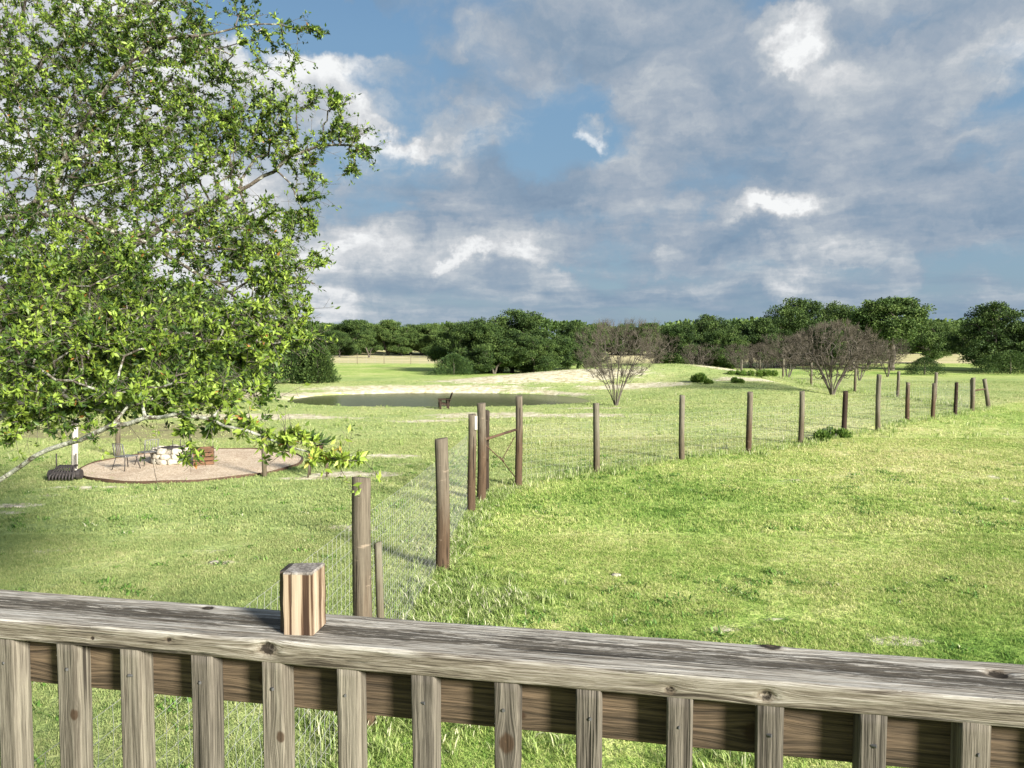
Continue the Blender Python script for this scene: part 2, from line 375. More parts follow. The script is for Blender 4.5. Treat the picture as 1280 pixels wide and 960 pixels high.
# ------------------------------------------------------------------ materials: wood, metal, leaves
def wood(name, axis_, lo, hi, dark=(.03, .022, .015), stain=.3, grain=1., knots=(), scale=1., spec=.25, moss=0.):
    """weathered timber, fibres along `axis_` of the object"""
    def b(g, p):
        o = g.obj(); r = g.rnd(); x, y, z = g.xyz(o)
        q = {0: (x, y, z), 1: (y, x, z), 2: (z, x, y)}[axis_]
        off = r * 31
        kn = None
        bx, by = q[1], q[2]
        for (kx, ky, kz, kr) in knots:
            dx = (q[0] - kx) / (kr * 2.2); dy = (q[1] - ky) / kr; dz = (q[2] - kz) / kr
            d2 = dx * dx + dy * dy + dz * dz
            f = g.m('POWER', 2.718, d2 * -.5)
            bx = bx - (q[1] - ky) * f * .75; by = by - (q[2] - kz) * f * .75
            k = g.m('POWER', 2.718, ((q[0] - kx) / kr * ((q[0] - kx) / kr) * .55 + dy * dy + dz * dz) * -1.3) + (g.noise(o, 110, 3, .6) - .5) * .5 * f
            kn = k if kn is None else g.m('MAXIMUM', kn, k)
        v = g.comb(q[0] * (.55 * scale) + off, bx * (30 * scale) + off, by * (30 * scale))
        wv = g.vec('ADD', v, g.vec('SCALE', g.vec('SUBTRACT', g.noise(g.comb(q[0] * 2.5 + off, bx * 9, by * 9), 1, 3, colr=True), (.5, .5, .5)), .7))
        g1 = g.noise(wv, 1.1, 5, .6); g2 = g.noise(g.comb(q[0] * 2.5 + off, bx * 170, by * 170), 1, 4, .7)
        bands = g.m('SINE', g1 * 34 * grain) * .5 + .5
        fib = g.noise(g.comb(q[0] * 14 + off, bx * 420, by * 420), 1, 3, .6)
        t = bands * .22 + (g2 - .5) * 1.35 + (fib - .5) * 1.0 + (g1 - .5) * .5 + .38
        c = g.ramp(t, [(.22, lo), (.52, tuple((a + b_) / 2 for a, b_ in zip(lo, hi))), (.8, hi)])
        big = g.noise(g.comb(q[0] * 2.2 + off, q[1] * 9, q[2] * 9), 1, 5, .65)
        c = g.mix(g.step(big, .42, .75) * stain, c, dark)
        crack = g.step(g.noise(g.comb(q[0] * 1.5 + off * 2, bx * 85, by * 85), 1, 2, .5), .63, .70) * g.step(g1, .42, .56)
        c = g.mix(crack * .85, c, (.012, .009, .006))
        if kn is not None:
            c = g.mix(g.step(kn, .25, .62) * .9, c, (.035, .02, .01)); c = g.mix(g.step(kn, .95, 1.15) * .5, c, (.12, .075, .04))
        if moss: c = g.mix(g.step(g.noise(o, 24, 5, .7), .55, .72) * moss, c, (.42, .44, .36))
        c = g.vec('SCALE', c, .85 + r * .3)
        return c, g.bump(t - crack * 1.6, .55, .004)
    return material(name, b, .85, spec)
M_bal = wood('weathered_baluster_wood', 2, (.040, .035, .027), (.165, .147, .118), stain=.3)
M_bal_b = wood('bleached_baluster_wood', 2, (.065, .056, .042), (.200, .180, .142), stain=.2)
def block_wood():
    # broad growth stripes seen end to end down the sawn faces
    def b(g, p):
        o = g.obj(); x, y, z = g.xyz(o)
        w = g.noise(g.comb(x * 20, y * 20, z * 4), 1, 3); f = g.noise(g.comb(x * 420, y * 420, z * 6), 1, 4, .7)
        k = g.noise(g.comb((x + y * .55 + (w - .5) * .006) * 62, 3.3, z * .9), 1, 3, .6)
        t = k + (f - .5) * .3
        c = g.ramp(t, [(.36, (.032, .018, .011)), (.44, (.085, .050, .030)), (.49, (.25, .190, .130)), (.62, (.35, .29, .215)), (.75, (.21, .145, .09))])
        top = g.step(z, .1005, .1035); tn = g.noise(o, 160, 4, .7)
        c = g.mix(top, c, g.ramp(tn + (k - .5) * .5, [(.35, (.09, .08, .07)), (.55, (.22, .20, .18)), (.75, (.40, .38, .35))]))
        back = g.step(y, .010, .014) * g.step(x, .0, -.0012)  # set-back left part: the shade of that side painted near black
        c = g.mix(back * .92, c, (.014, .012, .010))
        crack = g.step(g.noise(g.comb(x * 120, y * 120, z * 3), 1, 2, .5), .68, .73)
        c = g.mix(crack * .7, c, (.03, .016, .008))
        return c, g.bump(t - crack, .5, .003)
    return material('striped_block_wood', b, .8, .2)
M_bal_k = wood('knotty_baluster_wood', 2, (.040, .035, .027), (.165, .147, .118), stain=.3, knots=[(.803, .003, -.019, .015)])
M_bal_j = wood('small_knot_baluster_wood', 2, (.065, .056, .042), (.200, .180, .142), stain=.2, knots=[(.775, .013, -.019, .009), (.62, -.01, -.019, .008)])
M_rail = wood('brown_rail_wood', 0, (.034, .025, .015), (.170, .122, .076), stain=.5, grain=1.2, knots=[(-.80, -.02, 0, .022), (.38, -.02, -.012, .02), (-.42, -.02, .0, .012), (.02, -.02, -.02, .008)])
M_block = block_wood()
def post_wood(name, lo, hi, glo, ghi, mixz, stain=.5):
    # round treated post: red-brown towards the ground, silvered towards the top, long dark checks
    def b(g, p):
        o = g.obj(); r = g.rnd(); x, y, z = g.xyz(o); off = r * 40
        f = g.noise(g.comb(x * 60 + off, y * 60, z * 1.6), 1, 5, .7); f2 = g.noise(g.comb(x * 16 + off, y * 16, z * 2.2), 1, 5, .65)
        ch = g.noise(g.comb(x * 26 + off, y * 26, z * .8 + off), 1, 3, .6)
        t = (f - .5) * 1.5 + (f2 - .5) * .7 + .5
        c = g.mix(t, lo, hi); gc = g.mix(t, glo, ghi)
        c = g.mix(g.step(z + (f2 - .5) * 1.6 + (r - .5) * .6, mixz - .5, mixz + .6), c, gc)
        c = g.mix(g.step(f2, .5, .72) * stain, c, (.028, .018, .012))
        c = g.mix(g.step(ch, .60, .66) * .85, c, (.014, .010, .008))
        band = g.step(g.noise(g.comb(x * 3, y * 3, z * 14 + off), 1, 4, .7), .62, .70)
        c = g.mix(band * .45, c, (.34, .27, .20))
        return c, g.bump(t - g.step(ch, .60, .66) * 1.5, .6, .01)
    return material(name, b, .9, .15)
M_post_r = post_wood('red_brown_post_wood', (.026, .017, .010), (.120, .080, .050), (.060, .050, .037), (.185, .158, .118), 1.15)
M_post_g = post_wood('grey_post_wood', (.034, .028, .018), (.148, .122, .080), (.062, .056, .041), (.225, .205, .152), .7, .55)
M_post_k = post_wood('tarred_post_wood', (.014, .011, .009), (.055, .036, .026), (.03, .025, .02), (.07, .055, .045), 1.7)
M_post_w = post_wood('pale_peeling_wood', (.28, .25, .20), (.62, .59, .52), (.30, .27, .22), (.68, .65, .58), .7, .3)
M_bark = wood('oak_bark', 2, (.045, .038, .030), (.16, .14, .11), stain=.4, scale=.3)
M_plank = wood('brown_plank_wood', 0, (.07, .035, .02), (.20, .11, .06), stain=.3)

def cap_mat(g, p):
    # the cap board: silver edges, black-brown rot band down the middle of the top, lichen flecks
    o = g.obj(); x, y, z = g.xyz(o)
    kb = None; yy = y; zz_ = z
    for (kx, ky, kz, kr) in CAP_KNOTS:
        dx = (x - kx) / (kr * 2.5); dy = (y - ky) / kr; dz = (z - kz) / kr
        f = g.m('POWER', 2.718, (dx * dx + dy * dy + dz * dz) * -.5); yy = yy - (y - ky) * f * .8; zz_ = zz_ - (z - kz) * f * .8
        k = g.m('POWER', 2.718, (dx * dx * 3.5 + dy * dy + dz * dz) * -1.1); kb = k if kb is None else g.m('MAXIMUM', kb, k)
    wob = g.noise(g.comb(x * 2.2, yy * 6, zz_ * 6), 1, 4, colr=True)
    v = g.vec('ADD', g.comb(x * .6, yy * 26, zz_ * 26), g.vec('SCALE', g.vec('SUBTRACT', wob, (.5, .5, .5)), 1.))
    g1 = g.noise(v, 1.1, 5, .6)
    bands = g.m('SINE', g1 * 44) * .5 + .5
    g2 = g.noise(g.comb(x * 3, yy * 130, zz_ * 130), 1, 5, .72)
    fib = g.noise(g.comb(x * 16, yy * 480, zz_ * 480), 1, 3, .6)
    t = bands * .18 + (g2 - .5) * 1.7 + (fib - .5) * 1.2 + (g1 - .5) * .3 + .42
    c = g.ramp(t, [(.18, (.034, .028, .019)), (.38, (.105, .090, .066)), (.60, (.175, .157, .122)), (.88, (.27, .25, .21))])
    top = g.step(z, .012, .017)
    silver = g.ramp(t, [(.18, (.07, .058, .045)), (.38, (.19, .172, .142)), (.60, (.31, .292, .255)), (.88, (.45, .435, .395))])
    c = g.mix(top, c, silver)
    m1 = g.noise(g.comb(x * 1.7, y * 30, 0), 1, 6, .74); m2 = g.noise(g.comb(x * 10, y * 150, 0), 1, 5, .78)
    cy = (g.noise(g.comb(x * .9, 3, 0), 1, 3) - .5) * .06 + .006
    band = g.m('POWER', 2.718, ((y - cy) / .042) * ((y - cy) / .042) * -1)
    rot = g.step(band * .66 + (m1 - .5) * 2.4 + (m2 - .5) * 2.6, .38, .62) * top
    c = g.mix(rot * .9, c, g.ramp(m2, [(.35, (.014, .012, .009)), (.56, (.050, .042, .031)), (.72, (.16, .14, .11))]))
    edge = g.step(g.noise(g.comb(x * 5, y * 60, z * 60), 1, 4, .7), .56, .72) * g.step(z, .004, .016)
    c = g.mix(edge * .35, c, (.40, .39, .36))
    flk = g.step(g.noise(g.comb(x * 45, y * 220, z * 200), 1, 3, .6), .66, .71) * top
    c = g.mix(flk * .5, c, (.38, .37, .34))
    grn = g.step(g.noise(g.comb(x * 6, y * 14, z * 20), 1, 4, .6), .62, .75) * (1 - top)
    c = g.mix(grn * .35, c, (.20, .21, .10))
    crack = g.step(g.noise(g.comb(x * 1.4, yy * 90, zz_ * 90), 1, 3, .6), .60, .66) * g.step(m1, .40, .56)
    c = g.mix(crack * .85, c, (.015, .012, .009))
    kz3 = g.noise(o, 170, 4, .7); kk = kb + (kz3 - .5) * .7; c = g.mix(g.step(kk, .22, .45) * .5, c, (.10, .075, .05)); c = g.mix(g.step(kk, .42, .60) * .95, c, (.012, .009, .006)); c = g.mix(g.step(kk, .85, 1.1) * .8, c, (.12, .09, .055))
    return c, g.bump(t + (m2 - .5) * .6 * rot - crack * 2 - flk * -.4, .7, .004)

def leafmat(name, stops, trans=.3, rough=.55, spec=.35, scale=1., pos_var=.25):
    def b(g, p):
        t = g.attr('v') + (g.noise(g.pos(), .8 * scale, 3) - .5) * pos_var + (g.rnd() - .5) * .16
        c = g.ramp(t, stops)
        tr = g.n.new('ShaderNodeBsdfTranslucent'); g.put(g.vec('SCALE', c, 1.25), tr.inputs[0])
        ms = g.n.new('ShaderNodeMixShader'); ms.inputs[0].default_value = trans
        out = [n_ for n_ in g.n if n_.type == 'OUTPUT_MATERIAL'][0]
        g.l.new(p.outputs[0], ms.inputs[1]); g.l.new(tr.outputs[0], ms.inputs[2]); g.l.new(ms.outputs[0], out.inputs[0])
        return c
    return material(name, b, rough, spec)
M_leaf = leafmat('near_oak_leaf', [(0, (.018, .042, .010)), (.25, (.068, .122, .017)), (.43, (.150, .220, .030)), (.57, (.235, .320, .042)), (.68, (.26, .37, .06)), (.85, (.36, .42, .08)), (.95, (.30, .14, .04))], .28, .5, .35)
M_oak = leafmat('dark_oak_leaf', [(0, (.014, .031, .009)), (.5, (.040, .074, .018)), (1, (.092, .140, .033))], .18, .65, .2, .3, .5)
M_oak_l = leafmat('light_oak_leaf', [(0, (.025, .050, .014)), (.5, (.065, .112, .028)), (1, (.130, .185, .048))], .22, .65, .2, .3, .5)
M_cedar = leafmat('cedar_leaf', [(0, (.018, .038, .012)), (.5, (.04, .08, .02)), (1, (.09, .14, .035))], .12, .7, .2, .4, .4)
M_weed = leafmat('weed_leaf', [(0, (.12, .20, .04)), (.5, (.26, .35, .10)), (.85, (.42, .47, .20)), (1, (.70, .66, .50))], .35, .6, .2)
def twig_mat(g, p):
    o = g.obj(); k = g.noise(o, 30, 4, .7)
    return g.ramp(k, [(.35, (.05, .04, .032)), (.55, (.11, .095, .08)), (.75, (.22, .205, .175))])
M_twig = material('grey_twig_bark', twig_mat, .9, .1)
def lichen_bark(g, p):
    o = g.pos(); k = g.noise(o, 16, 5, .7); j = g.noise(o, 60, 4, .6)
    c = g.ramp(j, [(.3, (.035, .028, .022)), (.7, (.13, .11, .085))])
    px_, py_, pz_ = g.xyz(o); k = k + g.step(pz_, 3.3, 2.4) * .10; c = g.mix(g.step(k, .49, .60), c, g.ramp(j, [(.35, (.16, .165, .125)), (.65, (.42, .43, .36))]))
    return c, g.bump(j + k, .8, .01)
M_lichen = material('lichen_covered_bark', lichen_bark, .95, .1)
def bare_twig(g, p): return g.ramp(g.noise(g.obj(), 1.7, 4) + (g.rnd() - .5) * .1, [(.3, (.046, .040, .031)), (.7, (.118, .103, .080))])
M_bare = material('bare_crape_twig', bare_twig, .9, .1)
def stem_m(g, p): return g.ramp(g.noise(g.obj(), 8, 5, .7), [(.3, (.045, .038, .03)), (.7, (.145, .128, .105))])
M_stem = material('smooth_pale_stem', stem_m, .8, .2)
M_wire = material('galvanised_wire', lambda g, p: (.33, .34, .32), .6, .3)
M_iron = material('dark_iron', lambda g, p: g.ramp(g.noise(g.obj(), 20, 5, .7), [(.35, (.018, .016, .016)), (.7, (.06, .05, .045))]), .6, .4)
M_rust = material('rusty_steel', lambda g, p: g.ramp(g.noise(g.obj(), 9, 6, .7), [(.3, (.035, .024, .018)), (.7, (.11, .065, .040))]), .85, .2)
M_galv = material('grey_painted_metal', lambda g, p: g.ramp(g.noise(g.obj(), 12, 5, .6), [(.3, (.09, .09, .09)), (.7, (.20, .20, .19))]), .5, .4)
M_nail = material('dull_nail_head', lambda g, p: (.05, .042, .038), .55, .5)
def stone(g, p):
    o = g.pos(); k = g.noise(o, 9, 6, .7)
    return g.ramp(k, [(.3, (.16, .135, .10)), (.52, (.38, .35, .28)), (.75, (.55, .52, .44))]), g.bump(k, .8, .03)
M_stone = material('limestone', stone, .95, .1)
def gravel(g, p):
    P = g.pos(); c_ = g.voro(P, 42, out='Color'); vx, vy, vz = g.xyz(c_)
    c = g.ramp(vx, [(0, (.32, .235, .16)), (.5, (.50, .40, .29)), (1, (.66, .57, .44))]); d = g.voro(P, 42)
    c = g.mix(g.step(g.noise(P, 1.1, 4), .5, .7) * .35, c, (.24, .16, .11))
    return c, g.bump(1 - d, .8, .02)
M_gravel = material('tan_pea_gravel', gravel, .95, .1)

# ------------------------------------------------------------------ deck railing (weathered 2x2 balusters, 2x4 rail, 2x6 cap)
RM = .196                                   # the railing comes nearer to the right
RYAW = -math.atan(RM)
CAP_Z = EYE - .490                           # top of cap
rail_c = Vector((0, 1.228, CAP_Z))           # centre line of the cap straight ahead
railing = empty('deck_railing', (rail_c.x, rail_c.y, CAP_Z - .95), RYAW, label='weathered grey wooden deck railing across the foreground', cat='railing')
inv = Matrix.Rotation(-RYAW, 3, 'Z')
def rail_xy(px, py, z):                      # pixel on the plane z -> railing coordinates
    p = at(px, py, z); q = inv @ Vector((p.x - rail_c.x, p.y - rail_c.y, 0)); return q.x, q.y
CAP_KNOTS = []
for px, py, z, fr, kr in ((340, 806, CAP_Z - .014, 1, .014), (130, 790, CAP_Z - .02, 1, .004), (212, 799, CAP_Z - .012, 1, .005), (963, 809, CAP_Z, 0, .016), (1248, 840, CAP_Z, 0, .015), (260, 760, CAP_Z, 0, .010), (838, 888, CAP_Z - .025, 1, .007), (960, 876, CAP_Z - .022, 1, .010)):
    kx, ky = rail_xy(px, py, z); CAP_KNOTS.append((kx, (-.070 if fr else ky), (z - CAP_Z + .019), kr))
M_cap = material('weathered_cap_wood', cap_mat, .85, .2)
def build_cap():
    L0, L1 = -2.2, 2.4; nseg = 900
    prof = []                                 # cross-section, rounded corners
    hw, ht, r = .070, .019, .0055
    def arc(cx, cz, a0, a1, k=4): return [(cx + r * cos(R(a0 + (a1 - a0) * i / k)), cz + r * sin(R(a0 + (a1 - a0) * i / k))) for i in range(k + 1)]
    def line(a, b, k): return [(a[0] + (b[0] - a[0]) * i / k, a[1] + (b[1] - a[1]) * i / k) for i in range(1, k)]
    c1 = arc(-hw + r, ht - r, 180, 90); c2 = arc(hw - r, ht - r, 90, 0); c3 = arc(hw - r, -ht + r, 0, -90); c4 = arc(-hw + r, -ht + r, -90, -180)
    prof = c1 + line(c1[-1], c2[0], 26) + c2 + line(c2[-1], c3[0], 5) + c3 + line(c3[-1], c4[0], 6) + c4 + line(c4[-1], c1[0], 8)
    P = np.array(prof); k = len(P); xs_ = np.linspace(L0, L1, nseg)
    V = np.zeros((nseg, k, 3))
    for i, x in enumerate(xs_):
        V[i, :, 0] = x; V[i, :, 1] = P[:, 0]; V[i, :, 2] = P[:, 1]
    fx, fy, fz = V[..., 0], V[..., 1], V[..., 2]
    topm = (P[:, 1] > ht - .002)[None, :]
    # cupped and worn top, wavy edges, checks running with the grain, broken-out knots
    d = -.0022 * np.exp(-((fy - .004 - vnoise(fx, fy * 0, .5, 3) * .02) / .028) ** 2) + vnoise(fx * 1., fy * 14, .11, 5) * .0016 + vnoise(fx, fy * 30, .03, 6) * .0012 * np.exp(-(fy / .045) ** 2)
    V[..., 2] += np.where(topm, d, 0)
    crk = vnoise(fx, fy * 60, .35, 9); V[..., 2] += np.where(topm & (crk > .3), -(crk - .3) * .02, 0)
    front = (P[:, 0] < -hw + .003)[None, :]
    V[..., 1] += np.where(front, vnoise(fx, fz * 12, .22, 7) * .0035 + vnoise(fx, fz * 40, .07, 8) * .0012, 0)
    low = (P[:, 1] < -ht + .004)[None, :]
    V[..., 2] += np.where(low, vnoise(fx, fy, .33, 11) * .005 + vnoise(fx, fy, .09, 12) * .0015, 0)
    edge = ((P[:, 0] < -hw + .010) & (P[:, 1] > ht - .010))[None, :]
    V[..., 2] += np.where(edge, vnoise(fx, fy * 0, .16, 13) * .003 + vnoise(fx, fy * 0, .05, 14) * .002, 0)
    for kx, ky, kz, kr in CAP_KNOTS:
        g_ = np.exp(-(((fx - kx) / (kr * 1.3)) ** 2 + ((fy - ky) / (kr * .8)) ** 2 + ((fz - kz) / (kr * .9)) ** 2))
        if ky < -.06: V[..., 1] += g_ * .008 * (kr / .011)
        elif kr == .016: V[..., 2] += g_ * .003
        else: V[..., 2] -= g_ * (.007 if kr > .012 else .002)
    V[..., 2] += vnoise(fx, 0 * fx, 1.3, 15) * .004                 # slight warp of the whole board
    idx = np.arange(nseg * k).reshape(nseg, k)
    F = np.stack([idx[:-1], np.roll(idx, -1, 1)[:-1], np.roll(idx, -1, 1)[1:], idx[1:]], -1).reshape(-1, 4)
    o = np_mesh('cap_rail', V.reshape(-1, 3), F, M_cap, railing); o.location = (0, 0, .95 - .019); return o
build_cap()
def board(name, L0, L1, w, h, m, parent, loc, seed, ax=0, nl=120, amp=.0012):
    """a sawn board with slightly uneven faces, long axis ax"""
    r = .003; k = 12
    hw, hh = w / 2, h / 2
    prof = []
    for sx, sz in ((-1, -1), (1, -1), (1, 1), (-1, 1)):
        a0 = {(-1, -1): 180, (1, -1): 270, (1, 1): 0, (-1, 1): 90}[(sx, sz)]
        for a in (0, 45, 90): prof.append((sx * (hw - r) + r * cos(R(a0 + a)), sz * (hh - r) + r * sin(R(a0 + a))))
    full = []
    for i in range(12):
        a, b = prof[i], prof[(i + 1) % 12]; full.append(a)
        if i % 3 == 2:
            for q in (.25, .5, .75): full.append((a[0] + (b[0] - a[0]) * q, a[1] + (b[1] - a[1]) * q))
    P = np.array(full); kk = len(P); t = np.linspace(L0, L1, nl)
    T = np.repeat(t[:, None], kk, 1); A = np.repeat(P[None, :, 0], nl, 0); B = np.repeat(P[None, :, 1], nl, 0)
    A = A + (vnoise(T, A * 40 + B * 30, .16, seed) * 2 * amp) + vnoise(T, 0 * A, .5, seed + 1) * amp * 2.5
    B = B + (vnoise(T, A * 30 - B * 40, .14, seed + 2) * 2 * amp) + vnoise(T, 0 * A, .6, seed + 3) * amp * 2
    V = np.stack({0: (T, A, B), 2: (A, B, T)}[ax], -1).reshape(-1, 3)
    idx = np.arange(nl * kk).reshape(nl, kk)
    F = np.stack([idx[:-1], np.roll(idx, -1, 1)[:-1], np.roll(idx, -1, 1)[1:], idx[1:]], -1).reshape(-1, 4).tolist()
    F += [tuple(range(kk - 1, -1, -1)), tuple(range((nl - 1) * kk, nl * kk))]
    o = np_mesh(name, V, F, m, parent)
    me = o.data; me.polygons[-1].use_smooth = False; me.polygons[-2].use_smooth = False
    o.location = loc; return o
CAPB = .95 - .038
board('upper_rail', -2.2, 2.4, .038, .089, M_rail, railing, (0, -.0125, CAPB - .0455), 31, nl=500, amp=.0008)
board('lower_rail', -2.2, 2.4, .038, .089, M_rail, railing, (0, -.0125, .10), 37, nl=100)
random.seed(4)
bal_px = [16, 92, 172, 260, 347, 438, 535, 633, 737, 847, 963, 1087, 1215]
bal_x = []
for px in bal_px:
    # where that column of the photograph meets the baluster plane
    y = -.0485; dx = (px - 640) / FPX
    # solve on horizontal line at height just under the cap
    best = None
    for k in range(-1800, 2200):
        q = k / 1000; w = Matrix.Rotation(RYAW, 3, 'Z') @ Vector((q, y, 0)) + Vector((rail_c.x, rail_c.y, CAP_Z - .08))
        c = w - Vector((0, 0, EYE)); cy_ = c.y * cos(R(PITCH)) - c.z * sin(R(PITCH)) ; e = abs(c.x / cy_ - dx)
        if best is None or e < best[0]: best = (e, q)
    bal_x.append(best[1])
print('bal', [round(b - a, 3) for a, b in zip(bal_x, bal_x[1:])])
x = bal_x[0]
for k in range(1, 8): bal_x.insert(0, x - .127 * k)
x = bal_x[-1]
for k in range(1, 8): bal_x.append(x + .127 * k)
for j, x in enumerate(bal_x):
    b = board('baluster', 0, .90, .038, .038, M_bal_k if j in (14, 4, 22) else M_bal_j if j in (8, 19, 11) else random.choice([M_bal, M_bal, M_bal_b]), railing, (x, -.0485, CAPB - .897), 50 + j * 3, ax=2, nl=60, amp=.0012)
    b.rotation_euler = (random.uniform(-.002, .002), random.uniform(-.003, .003), random.uniform(-.05, .05))
    nh = MB().tube([(random.uniform(-.006, .006), -.0175, .855), (random.uniform(-.004, .004), -.0208, .855)], .0026, 10).build('nail_head', M_nail, b)
# the short block that stands on the cap
bx0, by0 = rail_xy(355, 794, CAP_Z); bx1, by1 = rail_xy(391, 795, CAP_Z)
bw = Matrix.Rotation(RYAW, 3, 'Z') @ Vector((bx0, by0, 0)) + rail_c; bw1 = Matrix.Rotation(RYAW, 3, 'Z') @ Vector((bx1, by1, 0)) + rail_c
bang = atan2(bw1.y - bw.y, bw1.x - bw.x); blen = (bw1 - bw).length
print('block', bw, blen, R(1) and math.degrees(bang))
def block():
    h = .104; w = blen; V = []; F = []
    foot = [(0, 0), (w, 0), (w + .004, .058), (-.011, .058), (-.011, .013), (-.001, .012)]
    b = .0012; nl = 8
    def ins(f, q):
        cx = sum(p[0] for p in f) / len(f); cy = sum(p[1] for p in f) / len(f)
        return [(p[0] + (cx - p[0]) * q, p[1] + (cy - p[1]) * q) for p in f]
    rings = [(foot, 0)] + [(foot, h * i / nl) for i in range(1, nl)] + [(foot, h - .0015), (ins(foot, .035), h + .0004)]
    for f, z in rings: V += [(p[0] + .0006 * sin(z * 90 + p[0] * 50), p[1], z + (.002 * (p[0] / w) if z > h * .9 else 0)) for p in f]
    n = 6
    for i in range(len(rings) - 1):
        for j in range(n): F.append((i * n + j, i * n + (j + 1) % n, (i + 1) * n + (j + 1) % n, (i + 1) * n + j))
    F += [tuple(range(n - 1, -1, -1)), tuple(range((len(rings) - 1) * n, len(rings) * n))]
    o = np_mesh('wooden_block', V, F, M_block, smooth=False); o.location = (bw.x, bw.y, CAP_Z + .0006); o.rotation_euler = (0, 0, bang)
    tag(o, 'short striped tan wooden block standing upright on the railing cap', 'wood block')
block()

# ------------------------------------------------------------------ fences
def post_mesh(name, h, r, m, parent, loc, seed, lean=(0, 0), taper=.92, k=16):
    rnd = random.Random(seed); nl = 14; V = []; F = []
    ph = rnd.uniform(0, 6)
    for i in range(nl + 1):
        z = -.25 + (h + .25) * i / nl; rr = r * (1 + (taper - 1) * i / nl)
        for j in range(k):
            a = 2 * pi * j / k; q = rr * (1 + .05 * sin(a * 2 + ph) + .05 * mn.noise(Vector((cos(a) * 1.5, sin(a) * 1.5, z * 2.5 + seed))))
            V.append((q * cos(a) + .012 * sin(z * 2 + ph), q * sin(a) + .012 * cos(z * 1.7 + ph), z + (.012 * cos(a + ph) if i == nl else 0)))
    V.append((0, 0, h + .006)); c = len(V) - 1
    for i in range(nl):
        for j in range(k): F.append((i * k + j, i * k + (j + 1) % k, (i + 1) * k + (j + 1) % k, (i + 1) * k + j))
    for j in range(k): F.append((nl * k + j, nl * k + (j + 1) % k, c))
    o = np_mesh(name, V, F, m, parent); o.location = loc; o.rotation_euler = (lean[0], lean[1], rnd.uniform(0, 6))
    if lean != (0, 0): o.rotation_euler.z = 0
    for f in o.data.polygons[-k:]: f.use_smooth = False
    return o
def post_h(px, bot, top):
    p = at(px, bot); d = pixdir(px, top); t = p.y / d.y; return p, EYE + d.z * t - p.z
def wire_net(pts, h, parent, step=.15, strands=11, r=.0016, seed=1, y_stop=99):
    """welded wire net following the ground between posts"""
    A = []; B = []; rnd = random.Random(seed)
    for (p, q) in zip(pts, pts[1:]):
        L = sqrt((q[0] - p[0]) ** 2 + (q[1] - p[1]) ** 2); n = max(2, int(L / step)); nx_, ny_ = -(q[1] - p[1]) / L, (q[0] - p[0]) / L
        G_ = []
        for i in range(n + 1):
            t = i / n; x = p[0] + (q[0] - p[0]) * t; y = p[1] + (q[1] - p[1]) * t; g0 = hz(x, y)
            bul = sin(pi * t) * .02 * rnd.uniform(.5, 1.3)
            H = p[2] + (q[2] - p[2]) * t
            G_.append([(x + nx_ * bul * mn.noise(Vector((x, y, j))), y + ny_ * bul, g0 + .02 + H * (j / strands) ** .94 - .012 * sin(pi * t) * (j / strands) + rnd.uniform(-.002, .002)) for j in range(strands + 1)])
        for i in range(n + 1):
            for j in range(strands):
                A.append(G_[i][j]); B.append(G_[i][j + 1])
            if i < n:
                for j in range(strands + 1): A.append(G_[i][j]); B.append(G_[i + 1][j])
    rr = np.full(len(A), r); V, F = prisms(A, B, rr, rr, 3)
    return np_mesh('wire_mesh', V, F, M_wire, parent)

# run 1: from the deck to the gate corner
f1 = empty('wire_fence', (-1.1, 9, 0), label='woven wire fence on round posts running from the deck to the gate', cat='fence')
inv1 = Vector((-1.1, 9, 0))
p1, h1 = post_h(456, 905, 597); p2, h2 = post_h(553, 713, 548); p3, h3 = post_h(590, 640, 518)
print('posts', p1, h1, p2, h2, p3, h3)
for (p, h, r, m, sd) in ((p1, h1, .086, M_post_r, 1), (p2, h2, .098, M_post_r, 2), (p3, h3, .078, M_post_r, 3)):
    post_mesh('fence_post', h, r, m, f1, p - inv1, sd)
ps, hs = post_h(469, 880, 668); pm = post_mesh('support_post', hs, .038, M_post_g, f1, Vector((p1.x + .115, p1.y + .10, p1.z)) - inv1, 9)
dk = Vector((-1.75, 2.35, 0)); post_mesh('fence_post', 1.85, .08, M_post_g, f1, dk - inv1, 4)
w = wire_net([(dk.x, dk.y, 1.72), (p1.x, p1.y, 1.72), (p2.x, p2.y, 1.55), (p3.x, p3.y, 1.45)], 1.6, f1, step=.10, strands=15, r=.0012); w.location = -inv1 + Vector((-.085, 0, 0))
# the gate corner: brace posts with a pipe rail and twisted cross wire
g1 = empty('gate_brace', (-.4, 16.5, 0), label='braced fence corner of three posts with a pipe rail and crossed wire', cat='fence brace')
ig = Vector((-.4, 16.5, 0))
pa, ha = post_h(602, 626, 504); pb, hb = post_h(648.5, 608, 495); pc, hc = post_h(609, 616, 510)
post_mesh('brace_post', ha, .092, M_post_r, g1, pa - ig, 11); post_mesh('brace_post', hb, .080, M_post_r, g1, pb - ig, 12); post_mesh('brace_post', hc * .97, .055, M_post_k, g1, pc - ig, 13)
za = pa.z + ha * .63; zb = pb.z + hb * .62
MB().tube([Vector((pa.x + .08, pa.y, za)) - ig, Vector((pb.x - .06, pb.y, zb + .02)) - ig], .028, 10).build('brace_rail', M_rust, g1, True)
wm = MB()
wm.tube([Vector((pa.x + .09, pa.y, za - .12)) - ig, Vector(((pa.x + pb.x) / 2 + .02, (pa.y + pb.y) / 2, .72)) - ig, Vector((pb.x - .04, pb.y, .16)) - ig], .011, 6)
wm.tube([Vector((pb.x - .1, pb.y, zb - .15)) - ig, Vector(((pa.x + pb.x) / 2 + .02, (pa.y + pb.y) / 2 + .01, .72)) - ig], .010, 6)
